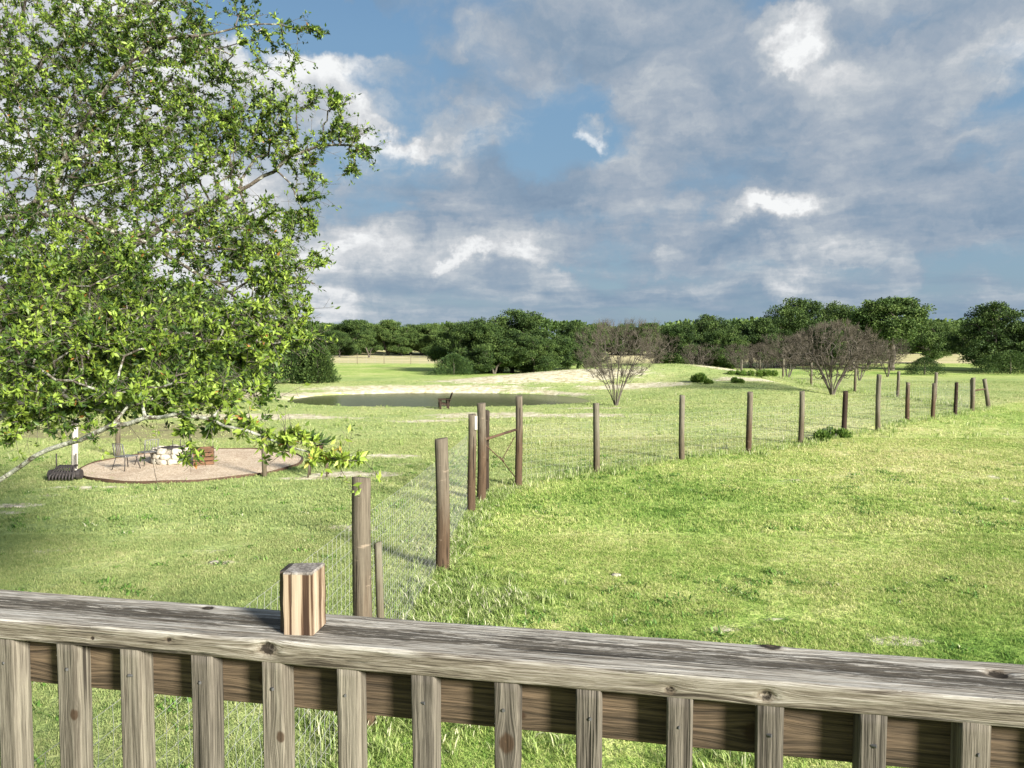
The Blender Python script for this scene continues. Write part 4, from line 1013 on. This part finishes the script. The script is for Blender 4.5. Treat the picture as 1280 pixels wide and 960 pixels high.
# (bare vase-shaped trees)
def bare_tree(name, H, W, seed, stems, ntw, r0=.011, split=.28, top=None, flatc=.75):
    rs = np.random.RandomState(seed); e = bpy.data.objects.new(name, None); col.objects.link(e)
    n_t = 700
    zt = rs.uniform(.20, 1, n_t) ** .85; prof = np.interp(zt, [.2, .3, .42, .55, .72, .85, .95, 1], [.20, .40, .68, .88, 1, .95, .72, .35])
    at_ = rs.uniform(0, 2 * pi, n_t); lob = 1 + .24 * np.sin(at_ * 3 + seed) + .14 * np.sin(at_ * 5 + 2 * seed); rr = rs.uniform(.15, 1, n_t) ** .5 * prof * lob
    zt = zt * (1 + .14 * np.sin(at_ * 2 + seed) * rr) 
    T = np.stack([np.cos(at_) * W / 2 * rr, np.sin(at_) * W / 2 * rr, H * zt * .97], -1)
    nodes = [(0, 0, -.15)]; par = [-1]
    for s_ in range(stems):
        a = 2 * pi * s_ / stems + rs.uniform(-.25, .25); o_ = rs.uniform(.25, 1.)
        for i in range(1, 9):
            t = i / 8; r_ = .07 + W * .5 * .62 * o_ * t ** 1.25
            nodes.append((cos(a) * r_ + rs.normal() * .015, sin(a) * r_ + rs.normal() * .015, H * .58 * t)); par.append(0 if i == 1 else len(nodes) - 2)
    N, P, tips, _ = grow(T, np.array(nodes), np.array(par), .16, seed + 1, .12, .12, .06)
    r_ = pipe_radius(P, tips, r0 * .45, .36); idx = np.arange(1, len(N))
    main = r_[idx] > r0 * .9
    V, F = prisms(N[P[idx[main]]], N[idx[main]], np.minimum(r_[P[idx[main]]], r_[idx[main]] * 1.2), r_[idx[main]], 6); np_mesh('stems', V, F, M_stem, e)
    sm_ = idx[~main]; A = [N[P[sm_]]]; B = [N[sm_]]; ra = [r_[P[sm_]]]; rb = [r_[sm_]]
    # hair-fine twigs off the outer nodes
    outer = idx[(N[idx, 2] > H * .33) & (r_[idx] < r0 * .9)]; pick = rs.choice(outer, ntw); base = N[pick]; up = unit(base - np.array([0, 0, H * .2]))
    dd = unit(up + rs.normal(size=(ntw, 3)) * .45 + np.array([0, 0, .6])); L = rs.uniform(.12, .42, ntw)[:, None] * H / 4
    A.append(base); B.append(base + dd * L); ra.append(np.full(ntw, r0 * .26)); rb.append(np.full(ntw, r0 * .14))
    A2 = base + dd * L * .5; d2 = unit(dd + rs.normal(size=(ntw, 3)) * .6); A.append(A2); B.append(A2 + d2 * L * .6); ra.append(np.full(ntw, r0 * .20)); rb.append(np.full(ntw, r0 * .12))
    V, F = prisms(np.concatenate(A), np.concatenate(B), np.concatenate(ra), np.concatenate(rb), 3); np_mesh('twigs', V, F, M_bare, e, smooth=False)
    return e
q = at(770, 507); place(bare_tree('bare_tree', 4.05, 4.1, 3, 13, 5200), q.x, q.y, 0, 1, label='vase shaped bare many stemmed tree standing at the pond edge', cat='tree')
q = at(1040, 494); place(bare_tree('bare_tree', 3.9, 5.6, 5, 10, 5200, .021), q.x, q.y, 0, 1, label='spreading bare many stemmed tree behind the fence with thick curved stems', cat='tree')
bt = bare_tree('bare_tree', 3.0, 3.4, 8, 6, 2600, .012)
place(bt, (872 - 640) / FPX * 66, 66, 0, (.9, .9, .9), label='small bare tree on the right shoulder of the mound', cat='tree')
for n_, (px, y, s, lab) in enumerate([(925, 72, .95, 'small bare tree between the mound and the pale back fence post'), (950, 66, .95, 'small slim bare tree right of the pale back fence post'), (985, 62, 1.15, 'grey bare tree left of the spreading thick stemmed one'),
                          (1075, 62, 1.1, 'grey bare tree behind the right side of the spreading one'), (1110, 70, 1.1, 'grey bare tree in front of the light green oak trunk'), (820, 82, 1.2, 'bare tree left of the right belt behind the pond tree')]):
    x = (px - 640) / FPX * y; dup(bt, (x, y, hz(x, y) - .05), n_ * 1.3, s, label=lab, cat='tree')

# ------------------------------------------------------------------ the near oak on the left
def near_oak():
    e = empty('near_oak_tree', (-7.2, 8.4, 0), label='big live oak reaching in from the left with lichen covered limbs', cat='tree')
    O = np.array([-7.2, 8.4, 0.])
    rs = np.random.RandomState(77)
    limbs = [ # (start node: None = trunk height, [(px, py, dist), ...])
        (1.7, [(-60, 640, 6.6), (0, 600, 6.2), (60, 562, 6.0), (140, 532, 5.8), (200, 522, 5.7), (265, 524, 5.6), (330, 546, 5.5), (390, 566, 5.4), (446, 576, 5.3)]),
        (2.3, [(-60, 440, 6.7), (20, 452, 6.3), (90, 476, 6.1), (150, 492, 6.0), (220, 478, 5.9), (300, 470, 5.8)]),
        (3.0, [(-60, 330, 7.8), (30, 300, 8.0), (48, 240, 8.1), (45, 190, 8.2), (20, 110, 8.3), (10, 30, 8.4), (-20, -60, 8.4)]),
        (3.0, [(-40, 290, 7.8), (40, 265, 7.8), (110, 275, 7.8), (180, 302, 7.8), (250, 345, 7.7), (320, 390, 7.6), (370, 420, 7.5)]),
        (3.2, [(0, 300, 8.2), (60, 240, 8.2), (105, 155, 8.3), (150, 88, 8.4), (195, 52, 8.5), (250, 45, 8.6), (330, 30, 8.7), (395, 36, 8.8)]),
        (3.4, [(-40, 150, 8.4), (70, 62, 8.6), (120, 35, 8.7), (170, 12, 8.8), (230, -30, 8.9)]),
        (3.0, [(60, 330, 8.6), (150, 310, 8.7), (250, 262, 8.8), (300, 238, 8.8), (342, 215, 8.8), (362, 195, 8.8), (420, 181, 8.8), (470, 183, 8.8)]),
        (2.4, [(0, 380, 7.4), (90, 400, 7.2), (180, 410, 7.0), (270, 425, 6.9), (340, 430, 6.8), (390, 425, 6.8)]),
        (2.0, [(-20, 530, 6.6), (40, 500, 6.5), (100, 500, 6.4), (160, 530, 6.2), (190, 570, 6.1), (200, 615, 6.0)])]
    nodes = [(-7.2, 8.4, -.2)]; par = [-1]; hgt = {}
    for i in range(1, 25):
        z = i * .2; nodes.append((-7.2 + .25 * sin(z), 8.4 + .2 * sin(z * 1.3), z)); par.append(len(nodes) - 2); hgt[round(z, 1)] = len(nodes) - 1
    def joinup(j, pts):
        pr = j; prev = np.array(nodes[j]); out = []
        for p in pts:
            p = np.array(p); L = np.linalg.norm(p - prev); k = max(1, int(L / .14))
            for i in range(1, k + 1):
                q_ = prev + (p - prev) * i / k + (rs.normal(size=3) * .02 if i < k else 0); nodes.append(tuple(q_)); par.append(pr); pr = len(nodes) - 1; out.append(pr)
            prev = p
        return out
    for z0, pts in limbs:
        j = min(hgt.items(), key=lambda kv: abs(kv[0] - z0))[1]; joinup(j, [tuple(at_d(*p)) for p in pts])
    n0 = len(nodes)
    # the crown's volume: overlapping billows at real distances
    B = [ # px, py, dist, rx(px), ry(px), weight, depth half-thickness in m
        (60, 60, 8.6, 150, 110, 2.4, 1.3), (190, 60, 8.7, 110, 90, 1.9, 1.1), (290, 50, 8.7, 70, 60, .8, .7), (345, 60, 8.8, 42, 38, .38, .4), (395, 42, 8.8, 18, 14, .10, .2),
        (60, 200, 8.4, 140, 110, 2.4, 1.5), (190, 190, 8.7, 110, 90, 2.0, 1.2), (290, 160, 8.8, 70, 70, .95, .7), (345, 120, 8.8, 30, 50, .25, .4), (370, 190, 8.8, 42, 34, .32, .4), (430, 165, 8.8, 38, 18, .20, .25), (455, 190, 8.8, 22, 12, .08, .2), (440, 215, 8.8, 10, 12, .05, .2), (410, 125, 8.8, 28, 16, .12, .25), (385, 240, 8.8, 24, 30, .16, .3),
        (60, 340, 7.8, 150, 90, 2.4, 1.6), (200, 330, 7.9, 120, 90, 2.4, 1.4), (300, 300, 8.2, 80, 70, 1.3, 1.), (345, 350, 7.6, 48, 50, .7, .7), (375, 280, 8.6, 28, 22, .17, .3), (398, 325, 7.8, 14, 12, .06, .2), (370, 410, 7.3, 36, 30, .42, .5),
        (60, 430, 6.9, 140, 60, 1.7, 1.0), (190, 430, 6.9, 120, 60, 1.9, 1.0), (300, 420, 6.9, 70, 50, 1.1, .8), (50, 500, 6.5, 90, 40, .75, .6), (170, 490, 6.3, 80, 34, .7, .6), (250, 495, 5.9, 60, 24, .24, .4),
        (300, 528, 5.6, 45, 18, .10, .2), (360, 552, 5.5, 42, 17, .09, .2), (420, 572, 5.4, 38, 11, .05, .15), (130, 540, 5.9, 70, 16, .08, .2), (335, 485, 6.2, 40, 22, .11, .3), (245, 572, 5.7, 20, 10, .02, .1), (235, 540, 5.7, 40, 10, .03, .1), (20, 540, 6.3, 40, 16, .08, .2),
        (-160, 200, 8.2, 130, 330, .4, 1.8), (60, -110, 8.8, 220, 80, .8, 1.2)]
    wt = np.array([b[5] for b in B]); NT = 8000; T = []
    for bi, w in enumerate(wt / wt.sum()):
        px, py, dist, rx, ry, _, dz = B[bi]; n_ = max(3, int(round(NT * w)))
        for _ in range(n_):
            for _t in range(30):
                u_ = unit(rs.normal(size=3)) * rs.uniform(0, 1) ** .4
                if px + rx * u_[0] < 480: break
            T.append(tuple(at_d(px + rx * u_[0], py + ry * u_[2], dist + dz * u_[1])))
    T = np.array(T)
    # natural gaps: thin the twigs where a coarse 3-d noise is low
    keep = np.array([mn.noise(Vector(t) * 1.15) * .5 + .5 + rs.uniform(-.14, .14) > .35 + .06 * float(t[0] > -3.4) for t in T]); T = T[keep]
    N, P, tips, _ = grow(T, np.array(nodes), np.array(par), .13, 5, .16, .17, -.03)
    r_ = pipe_radius(P, tips, .0022, .40); r_[:25] = np.linspace(.26, .16, 25)
    idx = np.arange(1, len(N)); rp = np.minimum(r_[P[idx]], r_[idx] * 1.5)
    big = r_[idx] > .0062; ib = idx[big]
    V, F = prisms(N[P[ib]], N[ib], rp[big], r_[ib], 8); np_mesh('limbs', V - O, F, M_lichen, e)
    is_ = idx[~big]; A = [N[P[is_]]]; Bq = [N[is_]]; ra = [rp[~big]]; rb = [r_[is_]]
    # short side twigs, many bare and mossy in the shaded lower half
    out = is_[rs.choice(len(is_), 5200)]; dd = unit(rs.normal(size=(5200, 3)) + (N[out] - N[P[out]]) / .13 * .5 + np.array([0, 0, -.1])); L = rs.uniform(.06, .26, 5200)[:, None]
    A.append(N[out]); Bq.append(N[out] + dd * L); ra.append(np.full(5200, .0022)); rb.append(np.full(5200, .0011))
    A2 = N[out] + dd * L * .6; d2 = unit(dd + rs.normal(size=(5200, 3)) * .8); A.append(A2); Bq.append(A2 + d2 * L * .45); ra.append(np.full(5200, .0016)); rb.append(np.full(5200, .0010))
    V, F = prisms(np.concatenate(A), np.concatenate(Bq), np.concatenate(ra), np.concatenate(rb), 4); tag(np_mesh('twigs', V - O, F, M_twig, e), kind='stuff')
    # leaves: rosettes along the last stretch of every twig
    Pn = []; Ax = []; grp = []
    for t in tips:
        j = t; m_ = 0; gv = rs.uniform(.0, 1.) ** 1.2
        while j > 0 and m_ < 4 and r_[j] < .006:
            dirn = N[j] - N[P[j]]; dirn = dirn / (np.linalg.norm(dirn) + 1e-9); k = 17 if m_ == 0 else 6
            for _ in range(k):
                f_ = rs.uniform(0, 1); b_ = N[j] + (N[P[j]] - N[j]) * f_ * (0.5 if m_ == 0 else 1); ax = dirn * .55 + rs.normal(size=3) * .75 + np.array([0, 0, .12]); Pn.append(b_ + rs.normal(size=3) * .006); Ax.append(ax); grp.append(gv)
            j = P[j]; m_ += 1
    e2 = out[rs.choice(5200, 3400)]
    tipq = (N[out] + dd * L)[:3600]
    for t in tipq:
        gv = rs.uniform(0, .8)
        for _ in range(5): Pn.append(t + rs.normal(size=3) * .02); Ax.append(rs.normal(size=3) + np.array([0, 0, .2])); grp.append(gv)
    Pn = np.array(Pn); Ax = unit(np.array(Ax)); grp = np.array(grp); n_ = len(Pn)
    near = 1 - sm(5.2, 8.2, Pn[:, 1]); v = np.clip(grp * .80 + rs.normal(size=n_) * .16 + near * .13, 0, .95); v = v * .72; v = np.where(rs.uniform(0, 1, n_) < .004, 1.15, v)
    Ls = rs.uniform(.032, .060, n_) * (1 + .15 * near)
    print('leaves', n_, 'nodes', len(N))
    order = np.argsort(Pn[:, 1] + (Pn[:, 0] < -4.5) * 50 - Ls * 10); ix = order[:300]; rest = order[300:]
    V, F, vv = leaves_at(Pn[rest] - O, Ax[rest], Ls[rest], rs, .42, v[rest]); tag(np_mesh('foliage', V, F, M_leaf, e, {'v': vv}, smooth=False), kind='stuff')
    # the largest leaves are parts of their own
    protos = []
    for c in range(5):
        V, F, vv = leaves_at(np.zeros((1, 3)), np.array([[1., 0, 0]]), [1.], np.random.RandomState(c), .42, np.array([.45 + c * .11])); protos.append(np_mesh('leaf', V, F, M_leaf, e, {'v': vv}, smooth=False))
    for c, i_ in enumerate(ix):
        o = protos[c] if c < 5 else protos[c % 5].copy()
        if c >= 5: col.objects.link(o)
        o.location = Pn[i_] - O; q_ = Vector(Ax[i_]).to_track_quat('X', 'Z'); o.rotation_euler = (q_.to_matrix() @ Matrix.Rotation(rs.uniform(0, 6.28), 3, 'X')).to_euler(); s = Ls[i_] * 1.15; o.scale = (s, s, s)
near_oak()

# ------------------------------------------------------------------ grass and weeds
def tuft(name, nb, h, spread, seed, w=.004, m=None, curl=.5, v0=0, v1=1):
    rs = np.random.RandomState(seed); V = []; F = []; vv = []
    for b in range(nb):
        a = rs.uniform(0, 2 * pi); r_ = rs.uniform(0, spread); bx_, by_ = cos(a) * r_, sin(a) * r_; H_ = h * rs.uniform(.45, 1.15); a2 = rs.uniform(0, 2 * pi); l = rs.uniform(.2, 1.) * curl * H_
        dx, dy = cos(a2), sin(a2); px_, py_ = -dy * w, dx * w; c = len(V)
        V += [(bx_ - px_, by_ - py_, -.005), (bx_ + px_, by_ + py_, -.005), (bx_ + dx * l * .35 + px_ * .8, by_ + dy * l * .35 + py_ * .8, H_ * .6), (bx_ + dx * l * .35 - px_ * .8, by_ + dy * l * .35 - py_ * .8, H_ * .6), (bx_ + dx * l, by_ + dy * l, H_ * .92)]
        F += [(c, c + 1, c + 2, c + 3), (c + 3, c + 2, c + 4)]; vv += [rs.uniform(v0, v1)] * 5
    me = bpy.data.meshes.new(name); me.from_pydata(V, [], F); me.materials.append(m); a = me.attributes.new('v', 'FLOAT', 'POINT'); a.data.foreach_set('value', np.array(vv, np.float32)); me.update(); return me
def blade(g, p):
    P = g.pos(); t = lawn_tones(g, P); v = g.attr('v'); r = g.rnd()
    f2 = g.noise(P, 9, 3, .6)
    c = g.ramp(t + (v - .5) * .55 + (r - .5) * .35 + (f2 - .5) * .5, GR); c = yard_tint(g, P, c)
    tr = g.n.new('ShaderNodeBsdfTranslucent'); g.put(c, tr.inputs[0]); ms = g.n.new('ShaderNodeMixShader'); ms.inputs[0].default_value = .3
    out = [n_ for n_ in g.n if n_.type == 'OUTPUT_MATERIAL'][0]; g.l.new(p.outputs[0], ms.inputs[1]); g.l.new(tr.outputs[0], ms.inputs[2]); g.l.new(ms.outputs[0], out.inputs[0]); return c
M_weed2 = leafmat('clover_leaf', [(0, (.045, .11, .02)), (.5, (.11, .22, .04)), (.9, (.22, .34, .08)), (1, (.5, .5, .35))], .3, .6, .2)
M_blade = material('lawn_blade', blade, .7, .15)

# anchor sheet for the blades: a thinned copy of the land, weighted by what grows there
def grass_layer(name, y0, y1, step, dens, meshes, smin, smax, label, wfun=None):
    ys_ = np.arange(y0, y1 + 1e-6, step); allx = []
    nxx = int((y1 * 1.5) / step); xs_ = np.linspace(-y1 * .75, y1 * .75, nxx)
    X_, Y_ = np.meshgrid(xs_, ys_); x_, y_ = X_.ravel(), Y_.ravel(); I = np.arange(len(x_)).reshape(X_.shape)
    Fq = np.stack([I[:-1, :-1], I[:-1, 1:], I[1:, 1:], I[1:, :-1]], -1).reshape(-1, 4)
    cx = x_[Fq].mean(1); cyy = y_[Fq].mean(1); Fq = Fq[np.abs(cx) < cyy * .70 + .6]
    d = np.clip(1 - sm(.25, .75, sand_mask(x_, y_) + vnoise(x_, y_, .5, 4) * .5), 0, 1)
    d = d * (1 - .75 * sm(.3, .8, litter_mask(x_, y_))) * (np.hypot(x_ - CC.x, y_ - CC.y) > CR + .04) * (pond_r(x_, y_) > 1.08)
    d = d * (.35 + 1.2 * np.clip(vnoise(x_, y_, .9, 6) + vnoise(x_, y_, .35, 7) * 1.4 + .5, 0, 1))
    if wfun is not None: d = d * wfun(x_, y_)
    V = np.stack([x_, y_, height(x_, y_)], -1)
    o = np_mesh(name, V, Fq, M_blade, attrs={'dens': d}); tag(o, label, kind='stuff')
    cl = bpy.data.collections.new(name + '_tufts'); obs = []
    for me in meshes:
        q = bpy.data.objects.new(me.name, me); cl.objects.link(q)
    ng = bpy.data.node_groups.new(name, 'GeometryNodeTree'); ng.interface.new_socket('Geometry', in_out='INPUT', socket_type='NodeSocketGeometry'); ng.interface.new_socket('Geometry', in_out='OUTPUT', socket_type='NodeSocketGeometry')
    N = ng.nodes; Lk = ng.links; gi = N.new('NodeGroupInput'); go = N.new('NodeGroupOutput')
    dp = N.new('GeometryNodeDistributePointsOnFaces'); at_ = N.new('GeometryNodeInputNamedAttribute'); at_.data_type = 'FLOAT'; at_.inputs[0].default_value = 'dens'
    mu = N.new('ShaderNodeMath'); mu.operation = 'MULTIPLY'; mu.inputs[1].default_value = dens; Lk.new(at_.outputs[0], mu.inputs[0]); Lk.new(mu.outputs[0], dp.inputs['Density'])
    Lk.new(gi.outputs[0], dp.inputs['Mesh'])
    ci = N.new('GeometryNodeCollectionInfo'); ci.inputs[0].default_value = cl; ci.inputs[1].default_value = True; ci.inputs[2].default_value = True
    ip = N.new('GeometryNodeInstanceOnPoints'); Lk.new(dp.outputs['Points'], ip.inputs['Points']); Lk.new(ci.outputs[0], ip.inputs['Instance']); ip.inputs['Pick Instance'].default_value = True
    rv = N.new('FunctionNodeRandomValue'); rv.data_type = 'FLOAT_VECTOR'; rv.inputs[0].default_value = (-.15, -.15, 0); rv.inputs[1].default_value = (.15, .15, 6.28); Lk.new(rv.outputs[0], ip.inputs['Rotation'])
    rsn = N.new('FunctionNodeRandomValue'); rsn.data_type = 'FLOAT'; rsn.inputs[2].default_value = smin; rsn.inputs[3].default_value = smax; rsn.inputs['Seed'].default_value = 3; Lk.new(rsn.outputs[1], ip.inputs['Scale'])
    Lk.new(ip.outputs[0], go.inputs[0])
    md = o.modifiers.new('grow', 'NODES'); md.node_group = ng
    return o
short = [tuft('grass_tuft', 18, .027, .08, s, .0024, M_blade, 2.2) for s in range(4)]
mid_ = [tuft('grass_tuft', 16, .042, .14, 10 + s, .005, M_blade, 2.) for s in range(4)]
far_ = [tuft('grass_tuft', 12, .05, .28, 20 + s, .010, M_blade, 2.) for s in range(3)]
tall = [tuft('weed_tuft', 34, .12, .13, 30 + s, .0055, M_weed, 1.5) for s in range(4)]
grass_layer('grass', 4.2, 13, .25, 420, short, .6, 1.5, 'short green and straw lawn blades near the deck')
grass_layer('grass', 13, 26, .4, 110, mid_, .6, 1.4, 'short lawn blades in the middle distance')
grass_layer('grass', 26, 62, .8, 16, far_, .6, 1.3, 'sparse lawn blades towards the pond')
def line_w(pts, w, amp=1.):
    def f(x, y):
        s = np.zeros_like(x)
        for (a, b) in zip(pts, pts[1:]):
            ax_, ay_ = a; bx_, by_ = b; L2 = (bx_ - ax_) ** 2 + (by_ - ay_) ** 2; t = np.clip(((x - ax_) * (bx_ - ax_) + (y - ay_) * (by_ - ay_)) / L2, 0, 1)
            s = np.maximum(s, np.exp(-(((x - ax_ - t * (bx_ - ax_)) ** 2 + (y - ay_ - t * (by_ - ay_)) ** 2) / w ** 2)))
        return s * amp
    return f
fl1 = [(dk.x, dk.y), (p1.x, p1.y), (p2.x, p2.y), (p3.x, p3.y), (pa.x, pa.y), (pb.x, pb.y)]
fl2 = [(pb.x, pb.y)] + [(at(px, b).x, at(px, b).y) for px, b, *_ in run2] + [(pe.x, pe.y), (pf.x, pf.y)]
def w1(x, y):
    s = line_w(fl1, .28)(x, y) * .8; s = np.maximum(s, bump2(x, y, -.75, 9.9, .55, .9) * 1.4); s = np.maximum(s, bump2(x, y, .0, 9.3, .55, .5)); s = np.maximum(s, bump2(x, y, -.9, 7.6, .5, 1.1) * .9)
    s = np.maximum(s, bump2(x, y, 1.2, 6.4, 1.3, .5) * .45)
    return s
def w2(x, y): return np.maximum(line_w(fl2, .30)(x, y), .02)
grass_layer('weeds', 4.2, 17, .2, 120, tall, .4, 1.15, 'pale green weeds at the foot of the near fence', w1)
clov = [tuft('clover_tuft', 30, .035, .11, 50 + s, .008, M_weed2, 2.2) for s in range(4)]
grass_layer('clover', 4.2, 22, .3, 6, clov, .5, 1.9, 'scattered broad leaved lawn weeds', lambda x, y: np.clip(.25 + 2.2 * (vnoise(x, y, 1.6, 12)) + .8 * bump2(x, y, 4.9, 8., 1.6, 1.), 0, 2))
for n_, (px, py, lab) in enumerate([(770, 721, 'pale flat stone lying in the right lawn'), (16, 634, 'pale limestone slab flush in the left lawn near the picture edge'), (268, 705, 'small pale stone in a worn patch of the left lawn')]):
    q = at(px, py); V, F = rock_verts(.065 + .10 * (n_ == 1), .05, .022, 90 + n_); o = np_mesh('stone', V, F, M_stone); o.name = 'flat_stone'; o.location = q + Vector((0, 0, .012)); tag(o, lab, 'stone')
tall2 = [tuft('weed_tuft', 22, .22, .16, 40 + s, .008, M_weed, .8) for s in range(4)]
grass_layer('weeds', 17, 44, .35, 22, tall2, .35, 1.0, 'long pale grass along the foot of the right fence', w2)
tl = [(pe.x, pe.y), (22.5, 41.), (22.1, 44.2), (21.6, 48.6), (21.1, 54.5), (20.7, 59)]
grass_layer('weeds', 37, 60, .5, 14, tall2, .5, 1.3, 'long grass along the foot of the back fence', line_w(tl, .4))
